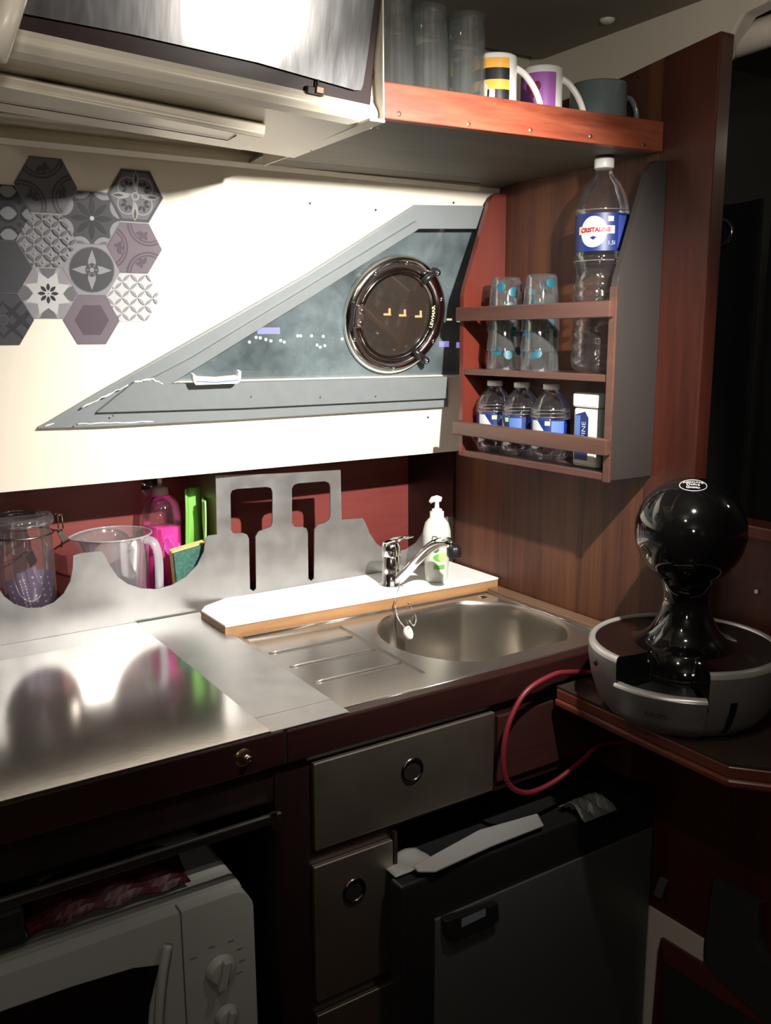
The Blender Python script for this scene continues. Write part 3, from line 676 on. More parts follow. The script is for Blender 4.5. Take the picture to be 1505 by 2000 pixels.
wf = wrapfn(sc, prof, FA, .0005); wf2 = wrapfn(sc, prof, FA, .0008); wf3 = wrapfn(sc, prof, FA, .0011)
b = MB()
put_text(b, 'Dove', .019, lambda x, y: wf(x+.008, .089+y), 0, shear=.25)
wpatch(b, wf, -.006, .016, .028, .037, 1)
wpoly(b, wf, [(.007+.014*math.cos(a)*1, .052+.008*math.sin(a)) for a in [2*pi*i/20 for i in range(20)]], 1)
wpoly(b, wf2, [(.012+.009*math.cos(a), .053+.0095*math.sin(a)) for a in [2*pi*i/20 for i in range(20)]], 2)
wpoly(b, wf, [(-.002+.007*math.cos(a), .070+.008*math.sin(a)) for a in [2*pi*i/12 for i in range(12)]], 3)
O('label', b, [mat('dark_script', (.05, .05, .06), .4), mat('fresh_green', (.16, .42, .08), .4), mat('cucumber_pale', (.5, .66, .25), .4), mat('deep_green', (.08, .2, .05), .4)], sp, plabel='green and pale cucumber print with dark script lettering')

# ------------------------------------------------------------ niche contents
# clip-top jar
jc = Vector((.300, 1.612, .9)); j = T('glass_jar', 'clip top glass jar holding purple sachets in the left niche', 'jar', jc)
b = MB(); b.lathe([(0, .002), (.046, .002), (.05, .008), (.05, .165), (.047, .178), (.046, .184)], jc, 36); O('body', b, M_jar, j)
b = MB(); b.lathe([(.0515, .188), (.054, .190), (.054, .198), (.050, .204), (.044, .204), (.040, .199), (0, .198)], jc, 36); O('lid', b, clear('jar_lid_glass', (.7, .7, .7), .5, .04, haze=.06), j)
b = MB(); b.tube([jc+Vector((.0515*math.cos(a), .0515*math.sin(a), .172)) for a in [2*pi*i/40 for i in range(40)]], .0014, 6, closed=True)
e = jc+Vector((.055, -.008, 0))
b.tube([e+Vector((-.004, .004, .172)), e+Vector((.006, 0, .172)), e+Vector((.012, -.004, .168)), e+Vector((.006, -.002, .142))], .0018, 6)
b.tube([e+Vector((0, 0, .200)), e+Vector((.005, .002, .203)), e+Vector((.005, .002, .175))], .0012, 6); b.tube([e+Vector((.002, -.008, .198)), e+Vector((.010, -.006, .202)), e+Vector((.011, -.006, .175))], .0012, 6)
b.obox(e+Vector((.009, -.002, .162)), (.004, 0, .002), (0, .006, 0), (-.003, 0, .009)); O('wire_clip', b, mat('clip_steel', (.5, .47, .42), .25, 1), j)
M_sach = [mat('purple_sachet', (.12, .075, .15), .4, var=.12, vscale=60), mat('purple_print', (.5, .42, .52), .5)]
SL = ['cut shortest at the far left', 'second from the left with rows of print', 'tallest one in the middle', 'fourth from the left', 'rightmost of the five']
for i, (px, tilt, h, pr) in enumerate([(22, -.20, .095, 0), (42, -.17, .105, 1), (62, -.13, .110, 0), (78, -.12, .105, 0), (90, -.10, .100, 0)]):
    base = at(px+22, 1190, y=1.588+.003*i); 
    base.z = .905; xx = at(px+10, 1150, y=1.588+.004*i).x
    c = Vector((xx, 1.588+.004*i, .905+h/2)); up = Vector((tilt, 0, 1)).normalized(); rt = Vector((up.z, 0, -up.x))
    b = MB(); b.obox(c, rt*.0088, (0, .0012, 0), up*(h/2))
    for k in range(14 if pr else 6):
        zz0 = .036-(.0055 if pr else .011)*k; ww = random.uniform(.001, .0022)
        for xo in ((-.0035, .0030) if pr else (-.001,)): b.flat([c+up*(zz0+.0035)+rt*(xo-ww)+Vector((0, -.0014, 0)), c+up*(zz0+.0035)+rt*(xo+ww)+Vector((0, -.0014, 0)), c+up*zz0+rt*(xo+ww*.6)+Vector((0, -.0014, 0)), c+up*zz0+rt*(xo-ww*.6)+Vector((0, -.0014, 0))], 1)
    O('sachet', b, M_sach, label='slim purple paper sachet in the glass jar, '+SL[i], cat='sachet', group='purple sachets in the glass jar')
# jug
gc = Vector((.458, 1.622, .9)); g = T('measuring_jug', 'clear plastic measuring jug with handle in the second scoop', 'jug', gc)
gp = [(0, .002), (.050, .002), (.053, .006), (.062, .13), (.0655, .148), (.067, .150)]
b = MB(); b.lathe(gp, gc, 40, rfun=lambda a, z: 1+(.16 if z > .13 else 0)*max(0, math.cos(a-pi*.98))**12); O('body', b, M_jug, g)
b = MB(); b.tube([gc+Vector((.067*math.cos(a)*(1+.16*max(0, math.cos(a-pi*.98))**12), .067*math.sin(a), .150)) for a in [2*pi*i/48 for i in range(48)]], .0017, 6, closed=True); O('rim', b, clear('jug_rim', (.8, .8, .8), .8, .1, haze=.35), g)
hd = Vector((.55, -.6, 0)).normalized()
b = MB(); b.tube(smooth([gc+hd*.064+Vector((0, 0, .142)), gc+hd*.080+Vector((0, 0, .138)), gc+hd*.088+Vector((0, 0, .11)), gc+hd*.086+Vector((0, 0, .05)), gc+hd*.080+Vector((0, 0, .018))], 5), .006, 10, flat=1.4); O('handle', b, clear('jug_handle', (.75, .75, .76), .3, .1, haze=.32, hazecol=(.8, .8, .85)), g)
# pink soap bottle
kc = Vector((.562, 1.66, .9)); k_ = T('dish_soap_bottle', 'clear pump bottle half full of pink washing up liquid', 'bottle', kc)
kp = [(0, .002), (.034, .002), (.037, .006), (.037, .16), (.034, .185), (.024, .203), (.014, .208)]
b = MB(); b.lathe(kp, kc, 32); O('bottle', b, M_pet, k_)
b = MB(); b.lathe([(0, .004), (.0345, .004), (.0345, .145), (0, .145)], kc, 32); O('liquid', b, mat('pink_liquid', (.95, .06, .40), .15), k_)
b = MB(); b.lathe([(.0155, .205), (.0155, .220), (.010, .223), (.0045, .224), (.0045, .238), (.012, .239), (.012, .246), (0, .247)], kc, 24); O('pump', b, mat('dusty_pink_plastic', (.55, .38, .36), .4), k_)
# sponge
s_ = T('sponge', 'yellow washing up sponge with dark green scouring face', 'sponge', (.588, 1.574, .9))
b = MB(); b.obox((.586, 1.580, .962), (.037, .006, .004), (0, .010, .002), (-.003, 0, .058)); O('foam', b, mat('yellow_foam', (.8, .60, .24), .9, bump=.6, bscale=300), s_, bevel=.003)
b = MB(); b.obox((.586, 1.567, .961), (.037, .006, .004), (-.0003, .0032, 0), (-.003, 0, .057)); O('scourer', b, mat('green_scourer', (.05, .14, .11), .95, var=.75, vscale=160, bump=.8, bscale=500), s_, bevel=.001)
# bright cloths
def cloth(name, c, du, dv, dn, m, label, amp=.004, cat='cloth'):
    c, du, dv, dn = map(Vector, (c, du, dv, dn)); ph = random.random()*6
    b = MB(); b.grid(lambda u, v: c+du*(u*2-1)+dv*(v*2-1)+dn.normalized()*(amp*math.sin(u*9+ph)+amp*.7*math.sin(v*7+u*4+ph)), 16, 16)
    O(name, b, m, label=label, cat=cat, solid=.003)
cloth('cleaning_cloth', (.612, 1.632, 1.02), (.018, .004, 0), (.002, 0, .098), (0, -1, 0), mat('green_cloth', (.22, .55, .10), .7), 'bright green folded cleaning cloth standing behind the pink bottle')
cloth('cleaning_cloth', (.6215, 1.600, 1.00), (.008, .02, 0), (.001, 0, .10), (1, 0, 0), mat('lime_cloth', (.45, .80, .25), .6), 'lime green packet edge against the niche divider', .002, 'packet')
cloth('wipe_packet', (.520, 1.660, .965), (.016, -.012, 0), (.002, 0, .064), (0, -1, 0), mat('magenta_packet', (.50, .01, .22), .4), 'magenta packet standing behind the jug handle', .003, 'packet')
b = MB(); b.grid(lambda u, v: Vector((.530+.05*u, 1.612+.02*math.sin(u*6)+.02*v, 1.000+.028*math.sin(pi*v)*(1-abs(u-.45))+.008*math.sin(u*19)*math.cos(v*5))), 14, 10, 0, False)
O('plastic_wrapper', b, mat('pink_wrapper', (.9, .12, .6), .25), label='crumpled bright pink plastic wrapper above the sponge', cat='wrapper', solid=.001)
# suction hook ghost on niche wall
b = MB(); b.lathe([(0, .008), (.006, .008), (.010, .003), (.020, .001), (.022, 0)], at(297, 952, y=1.70), 24, ax=(0, -1, 0)); O('suction_hook', b, clear('reddish_suction_cup', (.5, .3, .3), .2, .1, haze=.2, hazecol=(.3, .1, .1)), label='reddish clear suction hook stuck to the niche wall above the pink bottle', cat='hook')

# ------------------------------------------------------------ upper cabinet
U = T('wall_cabinet', 'cream overhead cabinet with dark framed steel door', 'cabinet', (.2, 1.1, 1.63))
dv = Vector((0, -.027, .120)).normalized(); dn = Vector((0, -.120, -.027)).normalized()
SLP = .025
def ab(px, py, dz=0): # point on the slightly sloping underside plane of the cabinet
    return at(px, py, pl=(Vector((.623, 1.0, 1.663+dz)), Vector((SLP, 0, 1)).normalized()))
DRt = Vector((.623, 1.0, 1.663)); D0 = DRt; DL = ab(15, 75); KY = (DRt.y-DL.y)/(DRt.x-DL.x); dx = (DRt-DL).normalized()
dn = dx.cross(dv).normalized()
if dn.y > 0: dn = -dn
def dp(px, py, n=0): # point on the door plane
    return at(px, py, pl=(D0+dn*n, dn))
a = dp(722, 222); e0 = dp(-60, 52); top = .24
b = MB(); frm = [e0, a, a+dv*top, e0+dv*top]
ia, ib = dp(700, 176), dp(-60, 5)
b.plate(frm, dn*-.018); O('door', b, M_dark, U, bevel=.002, plabel='dark mahogany door frame')
door = bpy.data.objects['door'] if 'door' in bpy.data.objects else None
sheet = [dp(-60, 3, .002), dp(40, 26, .002), dp(250, 66, .002), dp(500, 122, .002), dp(690, 176, .002), dp(702, 176, .002), dp(706, 165, .002)]
r_ = dp(716, 100, .002); sheet += [r_+dv*.0, dp(728, 0, .002), dp(728, 0, .002)+dv*.12, dp(-60, 3, .002)+dv*.2]
b = MB(); b.plate(sheet, dn*.003); O('steel_sheet_panel', b, M_door, door, plabel='brushed steel sheet on the door')
b = MB(); c = dp(614, 178, .004); b.obox(c, dx*.011, dv*.004, dn*.003, 0); b.obox(c+dx*.004+dv*.002+dn*.003, dx*.005, dv*.0035, dn*.003, 1); b.obox(c+dx*.003+dv*.007, dx*.001, dv*.006, dn*.002, 0)
O('catch', b, [M_blk, mat('copper_catch', (.45, .25, .17), .3, 1)], door, bevel=.0006)
# cream body behind / below the door
b = MB()
def zz(x): return 1.6655+SLP*(.633-x)
sec = lambda x: [(x, y+KY*(x-.633), zz(x)+z) for y, z in [(1.002, .012), (.994, .0), (.993, -.006), (.999, -.013), (1.010, -.017), (1.215, -.019), (1.32, .03), (1.32, .22), (1.02, .24)]]
A = sec(.633); Bs = sec(-.15)
vs = Bs+A; n = len(A)
b.add(vs, [(i, (i+1) % n, n+(i+1) % n, n+i) for i in range(n)]+[tuple(range(n)), tuple(range(n, 2*n))[::-1]])
O('body', b, M_cream_gl, U, bevel=.002)
b = MB(); b.plate([at(752, 240, z=1.648), at(722, 236, z=1.648), at(566, 300, z=1.648), at(582, 306, z=1.648)], (0, 0, .004)); 
O('flange', b, M_cream_gl, U, bevel=.0008)
b = MB()
for px, py in ((736, 250), (607, 293)): b.lathe([(0, -.0015), (.002, -.001), (.0026, 0)], at(px, py, z=1.648), 10)
O('screw', b, M_scrd, U)
b = MB(); b.box(.6335, .6355, .985, 1.32, 1.652, 1.88); O('side_edge', b, M_cream_gl, U)
# slim light unit under the cabinet
L = T('light_fitting', 'long cream strip light fitting under the overhead cabinet, unlit', 'light fitting', (.2, 1.1, 1.62))
b = MB()
ft = lambda px, py, dz: ab(px, py, dz)
Rr = [ft(518, 241, -.016), ft(518, 246, -.022), ft(518, 262, -.032), ft(512, 270, -.036), ft(472, 293, -.034), ft(476, 287, -.016)]
Lr = [ft(-70, 128, -.016), ft(-70, 133, -.022), ft(-70, 148, -.032), ft(-70, 155, -.036), ft(-70, 206, -.034), ft(-70, 200, -.016)]
n = len(Rr)
b.add(Lr+Rr, [(i, (i+1) % n, n+(i+1) % n, n+i) for i in range(n)]+[tuple(range(n)), tuple(range(n, 2*n))[::-1]])
O('housing', b, M_cream_gl, L, bevel=.0015)
b2 = MB(); b2.tube([ft(-60, 190, -.0362), ft(444, 274, -.0362), ft(461, 265, -.0362)], .0006, 5); O('cover_seam', b2, mat('seam_shadow_tan', (.3, .26, .2), .6), L)
# cream post at top left
b = MB(); b.tube([at(-12, 110, d=.75), at(12, 40, d=.75), at(42, -60, d=.75)], .0105, 14); O('grab_rail', b, M_cream_gl, label='slim cream grab rail crossing the top left corner', cat='rail')

# ------------------------------------------------------------ overhead shelf
H = T('mug_shelf', 'orange red wooden shelf holding glasses and mugs under the ceiling', 'shelf', (.9, 1.2, 1.66))
b = MB(); b.plate([(.638, 1.010, 1.663), (1.158, 1.010, 1.673), (1.158, 1.010, 1.716), (.638, 1.010, 1.706)], (0, .014, 0)); O('front_board', b, M_shelf, H, bevel=.0015)
b = MB(); b.plate([(.638, 1.024, 1.668), (1.158, 1.024, 1.674), (1.158, 1.345, 1.674), (.638, 1.345, 1.668)], (0, 0, .012)); O('shelf_board', b, M_ply, H)
for i, px in enumerate((779, 915, 1036, 1153, 1257)):
    c = at(px, (222, 242, 254, 266, 283)[i], y=1.010); b = MB(); b.lathe([(0, .0012), (.0022, .001), (.0034, 0)], c, 12, ax=(0, -1, 0)); b.box(c.x-.0022, c.x+.0022, c.y-.0018, c.y-.001, c.z-.0004, c.z+.0004, 1); O('screw', b, [M_scr, M_blk], H)
SF = 1.684
b = MB(); b.plate([(.638, 1.346, 1.668), (1.158, 1.346, 1.674), (1.158, 1.41, 1.668), (.638, 1.41, 1.662)], (0, 0, .006)); struct('trim_10', b, M_ply)
# glasses on shelf (upside down)
def make_tumbler(h, r0, r1, label, grp):
    g = T('glass_tumbler', label, 'glass', (0, 0, 0), grp)
    b = MB(); b.lathe([(r0, 0), (r0*.995, .001), (r1, h-.012), (r1, h-.002), (r1*.9, h)], (0, 0, 0), 32); b.lathe([(r0-.0022, 0), (r1-.0022, h-.013)], (0, 0, 0), 32)
    O('bowl', b, M_glass, g, local=True)
    b = MB(); b.lathe([(r1-.001, h-.012), (r1-.0003, h-.003), (r1*.9, h-.0005), (0, h-.002)], (0, 0, 0), 32); b.lathe([(r1-.003, h-.012), (0, h-.011)], (0, 0, 0), 32); O('thick_base', b, M_glassd, g, local=True)
    return g
gl = [(at(765, 100, y=1.062).x, 1.062, 0), (at(835, 100, y=1.062).x, 1.064, 1), (at(908, 100, y=1.062).x, 1.062, 2)]
lab = ['tall glass tumbler upside down on the shelf, nearest the cabinet', 'tall glass tumbler upside down, middle of the front row', 'tall glass tumbler upside down beside the striped mug']
G1 = None
for x, y, i in gl:
    if G1 is None: G1 = make_tumbler(.138, .030, .0265, lab[0], 'glass tumblers on the shelf'); G1.location = (x, y, SF)
    else: dup(G1, (x, y, SF), 0, lab[i])
G2 = make_tumbler(.118, .027, .024, 'shorter glass tumbler behind the glass nearest the cabinet', 'glass tumblers on the shelf')
lab2 = ['', 'shorter glass tumbler behind the middle tall glass', 'shorter glass tumbler in the back row behind the striped mug side']
for i, (x, y) in enumerate([(.757, 1.135), (.815, 1.138), (.873, 1.142)]):
    if i == 0: G2.location = (x, y, SF)
    else: dup(G2, (x, y, SF), 0, lab2[i])
def mug(x, y, r, h, hang, matb, label, bands=None, hr=.024, rin=None, cone=1.0, hs=1):
    c = Vector((x, y, SF)); g = T('mug', label, 'mug', c)
    b = MB(); b.lathe([(0, .002), (r*.86*cone, .001), (r*.95*cone, .006), (r, .02), (r, h-.002), (r-.001, h), (r-.003, h-.001), (r-.003, .01), (0, .008)], c, 40); O('body', b, matb, g)
    hd = Vector((math.cos(hang), math.sin(hang), 0)); zt = h*.83; zb = h*.22
    drp = hr > .030
    b = MB(); b.tube(smooth([c+hd*(r-.003)+Vector((0, 0, h*.86)), c+hd*(r+hr*.30)+Vector((0, 0, h*.76)), c+hd*(r+hr*.72)+Vector((0, 0, h*.52)), c+hd*(r+hr*.95)+Vector((0, 0, h*.22)), c+hd*(r+hr*.75)+Vector((0, 0, h*.08)), c+hd*(r-.003)+Vector((0, 0, h*.10))], 6) if drp else smooth([c+hd*(r-.003)+Vector((0, 0, zt)), c+hd*(r+hr*.55)+Vector((0, 0, zt*.98)), c+hd*(r+hr)+Vector((0, 0, (zt+zb)/2+.004)), c+hd*(r+hr*.7)+Vector((0, 0, zb+.006)), c+hd*(r-.003)+Vector((0, 0, zb))], 6), .0048*hs, 12, flat=.75); O('handle', b, bands[2] if bands and len(bands) > 2 else matb, g)
    return g, c
M_mugw = mat('white_ceramic', (.74, .72, .68), .2, coat=.3)
x = at(965, 150, y=1.068).x; g, c = mug(x, 1.068, .0315, .094, -.62, M_mugw, 'white mug with yellow and black bee stripes on the shelf', hr=.037)
FB = math.atan2(-c.y, -c.x); P = [(.0315, 0), (.0315, .1)]
wf = wrapfn(c, P, FB, .0004); wfb = wrapfn(c, P, FB, .0008); wfc = wrapfn(c, P, FB, .0012)
b = MB()
wpatch(b, wf, -.055, .022, .010, .087, 0)
for z0, z1 in ((.030, .046), (.059, .074)): wpatch(b, wfb, -.055, .022, z0, z1, 1, 14, 2)
wpoly(b, wfc, [(-.020, .030), (-.010, .028), (-.009, .050), (-.014, .060), (-.020, .050)], 2); wpoly(b, wfc, [(-.007, .028), (.001, .030), (.001, .045), (-.006, .048)], 2)
O('stripe_print', b, [mat('bee_yellow', (.72, .36, .06), .3), mat('stripe_black', (.012, .012, .012), .3), M_mugw], g)
x = at(1058, 150, y=1.07).x; g, c = mug(x, 1.070, .030, .092, -.66, M_mugw, 'white mug with purple sides and dark red heart on the shelf', hr=.035)
FB = math.atan2(-c.y, -c.x); P = [(.030, 0), (.030, .1)]; wf = wrapfn(c, P, FB, .0004); wfb = wrapfn(c, P, FB, .0008)
b = MB(); wpatch(b, wf, -.045, .0215, .012, .082, 0)
hp = []
for i in range(24):
    t_ = 2*pi*i/24; hp.append((-.012+.0007*16*math.sin(t_)**3, .060+.00085*(13*math.cos(t_)-5*math.cos(2*t_)-2*math.cos(3*t_)-math.cos(4*t_))))
wpoly(b, wfb, hp, 1); O('print', b, [mat('mug_purple', (.28, .09, .33), .3), mat('heart_red', (.13, .012, .035), .3)], g)
x = at(1168, 185, y=1.078).x; g, c = mug(x, 1.078, .043, .088, -.30, mat('grey_green_ceramic', (.13, .165, .165), .15, coat=.4), 'wide grey green mug at the right end of the shelf', hr=.024, hs=.85)

# ------------------------------------------------------------ wall rack
K = T('wall_rack', 'two tier red brown wooden rack with rails on the bulkhead', 'rack', (1.11, 1.2, 1.17))
def side(y0, y1, m):
    pr = [(1.06, 1.172), (1.06, 1.47), (1.063, 1.484), (1.118, 1.640), (1.126, 1.652), (1.136, 1.657), (1.158, 1.657), (1.158, 1.172)]
    b = MB(); b.plate([(x, y0, z) for x, z in pr], (0, y1-y0, 0)); O('side_panel', b, m, K, bevel=.0012)
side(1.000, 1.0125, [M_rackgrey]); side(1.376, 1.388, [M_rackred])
b = MB(); b.box(1.058, 1.062, .9985, 1.0128, 1.17, 1.47); O('edge_band', b, M_rack, K, bevel=.001)
b = MB(); b.box(1.060, 1.158, 1.0125, 1.376, 1.172, 1.183); O('shelf', b, M_rack, K, bevel=.001)
b = MB(); b.box(1.062, 1.158, 1.0125, 1.376, 1.326, 1.337); O('shelf', b, M_rack, K, bevel=.001)
b = MB(); b.box(1.048, 1.060, 1.002, 1.386, 1.424, 1.449); O('rail', b, M_rack, K, bevel=.002)
b = MB(); b.box(1.048, 1.060, .998, 1.392, 1.213, 1.239); O('rail', b, M_rack, K, bevel=.002)
SB, SM = 1.183, 1.337
# bottles
def mk_label(fn0, fn1, fn2, zc, hh, big):
    b = MB()
    wpatch(b, fn0, -.045 if big else -.05, .045 if big else .05, zc-hh, zc+hh, 0, 40, 4)
    return b
def bottle_big():
    g = T('water_bottle', 'large clear water bottle with blue label on the upper rack shelf', 'bottle', (0, 0, 0))
    R = .0425
    pr = [(0, .004), (.030, .002), (.040, .008), (R, .02)]
    z = .03
    for i in range(6): pr += [(R, z), (R-.0022, z+.006), (R-.0022, z+.009), (R, z+.015)]; z += .0185
    pr += [(.039, .145), (.0375, .155), (.039, .165), (R, .172), (R, .185), (R-.0012, .188), (R-.0012, .248), (R, .251), (.0412, .258), (.036, .278), (.026, .296), (.0165, .306), (.0132, .311), (.0132, .318)]
    b = MB(); b.lathe(pr, (0, 0, 0), 40); O('bottle', b, M_pet, g, local=True)
    b = MB()
    for zz_ in (.176, .2525): b.tube([((R+.0003)*math.cos(a), (R+.0003)*math.sin(a), zz_) for a in [2*pi*i/40 for i in range(40)]], .0009, 5, closed=True)
    O('ridge', b, M_petr, g, local=True)
    b = MB(); b.lathe([(0, .333), (.0145, .333), (.0152, .331), (.0152, .319), (.0148, .318), (.0, .3185)], (0, 0, 0), 28, rfun=lambda a, z: 1+.015*math.cos(24*a)); O('cap', b, M_wht, g, local=True)
    L_ = [(R-.0012, .18), (R-.0012, .26)]; f0 = wrapfn((0, 0, 0), L_, 0, .0004); f1 = wrapfn((0, 0, 0), L_, 0, .0008); f2 = wrapfn((0, 0, 0), L_, 0, .0012); f3 = wrapfn((0, 0, 0), L_, 0, .0016)
    b = MB(); wpatch(b, f0, -.13, .13, .190, .247, 0, 60, 3)
    wpatch(b, f1, .030, .055, .194, .243, 3, 8, 2)
    ell = lambda cx_, cz, rx, rz, f: wpoly(b, f, [(cx_+rx*math.cos(a), cz+rz*math.sin(a)) for a in [2*pi*i/28 for i in range(28)]], 1)
    ell(-.009, .219, .0215, .0235, f1)
    for i in range(4): wpatch(b, f2, -.035, .024, .2155, .2275, 2, 24, 1) if i == 0 else None
    f4 = wrapfn((0, 0, 0), L_, 0, .0026)
    put_text(b, 'CRISTALINE', .0090, lambda x, y: f4(x*.95-.0055, .2215+y), 4, bold=.0003)
    put_text(b, '1,5l', .0085, lambda x, y: f1(x+.0195, .2015+y), 1)
    wpatch(b, f1, .013, .022, .234, .2415, 1, 4, 1)
    wpoly(b, f2, [(-.014, .2105), (-.0085, .2125), (-.003, .2105), (-.0085, .2065)], 0)
    O('label', b, [M_blue, M_lwhite, M_lpink, mat('label_fineprint', (.035, .055, .25), .4), M_lred], g, local=True, plabel='blue wrap label with white oval and red lettering')
    return g
BB = bottle_big(); p = at(1163, 722, x=1.111); BB.location = (1.111, 1.085, SM); BB.rotation_euler = (0, 0, math.atan2(-1.085, -1.111)-.1)
def bottle_small():
    g = T('water_bottle', 'small clear water bottle on the lower rack shelf, left of three', 'bottle', (0, 0, 0), 'small water bottles in the rack')
    R = .0345
    pr = [(0, .005), (.026, .002), (.031, .006), (R, .016), (R, .03), (R-.0015, .034), (R, .038), (R, .045), (R-.001, .048), (R-.001, .078), (R, .081), (R, .086), (R-.0015, .089), (R, .092), (.0335, .098), (.028, .112), (.0185, .124), (.0125, .1295), (.0125, .132)]
    b = MB(); b.lathe(pr, (0, 0, 0), 36, rfun=lambda a, z: 1+(.03*math.cos(5*a) if z < .01 else 0)); O('bottle', b, M_pet, g, local=True)
    b = MB()
    for zz_ in (.0835, .0905, .0965): b.tube([((rad_at(pr, zz_)+.0003)*math.cos(a), (rad_at(pr, zz_)+.0003)*math.sin(a), zz_) for a in [2*pi*i/36 for i in range(36)]], .0006, 5, closed=True)
    for k in range(5):
        a = 2*pi*k/5; b.tube([((.025)*math.cos(a), .025*math.sin(a), .004), ((.0325)*math.cos(a), .0325*math.sin(a), .009), (R*math.cos(a), R*math.sin(a), .022)], .0011, 5)
    O('ridge', b, M_petr, g, local=True)
    b = MB(); b.lathe([(0, .1435), (.0138, .1435), (.0143, .142), (.0143, .133), (0, .1325)], (0, 0, 0), 24, rfun=lambda a, z: 1+.015*math.cos(24*a)); O('cap', b, M_wht, g, local=True)
    L_ = [(R-.001, .04), (R-.001, .08)]; f0 = wrapfn((0, 0, 0), L_, 0, .0004); f1 = wrapfn((0, 0, 0), L_, 0, .0008)
    b = MB(); wpatch(b, f0, -.105, .105, .048, .078, 0, 50, 2)
    wpoly(b, f1, [(-.035, .049), (-.004, .049), (-.012, .062), (-.022, .077), (-.035, .077)], 1); wpatch(b, f1, -.008, .001, .068, .076, 3, 4, 1); wpatch(b, f1, .003, .026, .050, .076, 2, 8, 1)
    O('label', b, [M_blue, M_lwhite, M_blue2, M_lgreen], g, local=True, plabel='blue and white wrap label')
    return g
BS = bottle_small()
for i, (px, py, rot, lb) in enumerate([(955, 890, .1, None), (1003, 892, -.75, 'small clear water bottle on the lower rack shelf, middle of three'), (1068, 905, -.05, 'small clear water bottle on the lower rack shelf, nearest the white tub')]):
    y = (1.338, 1.262, 1.185)[i]; x = 1.106; rz = math.atan2(-y, -x)+rot
    if i == 0: BS.location = (x, y, SB); BS.rotation_euler = (0, 0, rz); BS.scale = (1, 1, .92)
    else: dup(BS, (x, y, SB), rz, lb)
# white tub
tc_ = Vector((1.108, 1.082, SB)); tb = T('white_tub', 'white plastic tub with blue printed side on the lower rack shelf', 'tub', tc_)
b = MB(); b.box(tc_.x-.024, tc_.x+.024, tc_.y-.030, tc_.y+.026, SB, SB+.098); O('body', b, mat('tub_white', (.62, .62, .56), .4), tb, bevel=.006)
b = MB(); b.box(tc_.x-.0255, tc_.x+.0255, tc_.y-.0315, tc_.y+.0275, SB+.098, SB+.122); O('lid', b, mat('tub_lid_white', (.72, .71, .65), .4), tb, bevel=.004)
b = MB(); xf = tc_.x-.0245
b.flat([(xf, tc_.y+.020, SB+.012), (xf, tc_.y-.010, SB+.012), (xf, tc_.y-.010, SB+.082), (xf, tc_.y-.002, SB+.092), (xf, tc_.y+.020, SB+.086)], 0)
b.flat([(xf-.0003, tc_.y+.020, SB+.03), (xf-.0003, tc_.y+.008, SB+.03), (xf-.0003, tc_.y+.008, SB+.085), (xf-.0003, tc_.y+.020, SB+.085)], 2)
put_text(b, 'SEL FINE', .014, lambda x, y: Vector((xf-.0006, tc_.y-.0005+y*.9+0, SB+.050+x*1.0)), 1)
O('label', b, [M_blue, M_lwhite, M_blue2], tb, plabel='blue panel with white lettering')
# stacks of dotted glasses (upside down)
def dotted():
    g = T('dotted_glass', 'clear glass with turquoise dots, lowest of the left stack', 'glass', (0, 0, 0), 'turquoise dotted glasses stacked in the rack')
    h, r0, r1 = .096, .0335, .027
    b = MB(); b.lathe([(r0, 0), (r0+.0003, .002), (r1, h-.006), (r1-.002, h), (0, h-.001)], (0, 0, 0), 32); b.lathe([(r1-.0015, h-.009), (0, h-.008)], (0, 0, 0), 32); O('bowl', b, M_glass, g, local=True)
    b = MB()
    f0 = wrapfn((0, 0, 0), [(r0, 0), (r1, h)], 0, .0004)
    for k in range(9):
        cx_ = -.09+.022*k+random.uniform(-.004, .004); cz = random.choice((.03, .055, .075))+random.uniform(-.006, .006); rr_ = random.uniform(.0065, .0095)
        wpoly(b, f0, [(cx_+rr_*math.cos(a), cz+rr_*math.sin(a)) for a in [2*pi*i/16 for i in range(16)]])
    O('dot_print', b, M_teal, g, local=True); return g
DG = dotted(); k = 0
for si, (x, y) in enumerate([(1.104, 1.309), (1.102, 1.213)]):
    for lv in range(3):
        loc = (x, y, SM+.0335*lv); lb = 'clear glass with turquoise dots, %s of the %s stack' % (('lowest', 'middle one', 'topmost')[lv], ('left', 'right')[si])
        if k == 0: DG.location = loc
        else: dup(DG, loc, k*1.1, lb)
        k += 1

# ------------------------------------------------------------ side table and coffee machine
TZ = .86
tb = T('side_table', 'dark mahogany corner table with moulded edge carrying the coffee machine', 'table', (1.05, .7, .4))
top = [(.953, .990), (.953, .676), (1.005, .615), (1.195, .585), (1.195, .918), (1.156, .918), (1.156, .990)]
b = MB(); b.plate([(x, y, TZ) for x, y in top], (0, 0, -.004)); O('table_top', b, mat('dark_table_surface', (.040, .026, .022), .22, coat=.2, var=.2, vscale=20), tb)
def offp(pts, d, z): return [(x-d if i in (0, 1, 2) else x, y-(d*.6 if i in (1, 2, 3) else 0), z) for i, (x, y) in enumerate(pts)]
b = MB(); b.plate(offp(top, .001, TZ-.0042), (0, 0, -.016)); O('edge_moulding', b, M_redy, tb, bevel=.002)
b = MB(); b.plate(offp(top, .005, TZ-.0205), (0, 0, -.011)); O('lower_moulding', b, M_redy, tb, bevel=.003)
mc = Vector((1.043, .826, TZ))
cdv = Vector((-mc.x, -mc.y, 0)).normalized(); crt = Vector((cdv.y, -cdv.x, 0))*-1
crt = Vector((.62, -.78, 0))
cdv = Vector((-.78, -.62, 0))
A0 = math.atan2(cdv.y, cdv.x) # facing camera; image-right = increasing angle
def ang(d): return A0+math.radians(d)
NL, NR = -40, 15
K_ = T('coffee_machine', 'black and silver capsule coffee machine with ball head on the table', 'coffee machine', mc)
RS = .133/.135
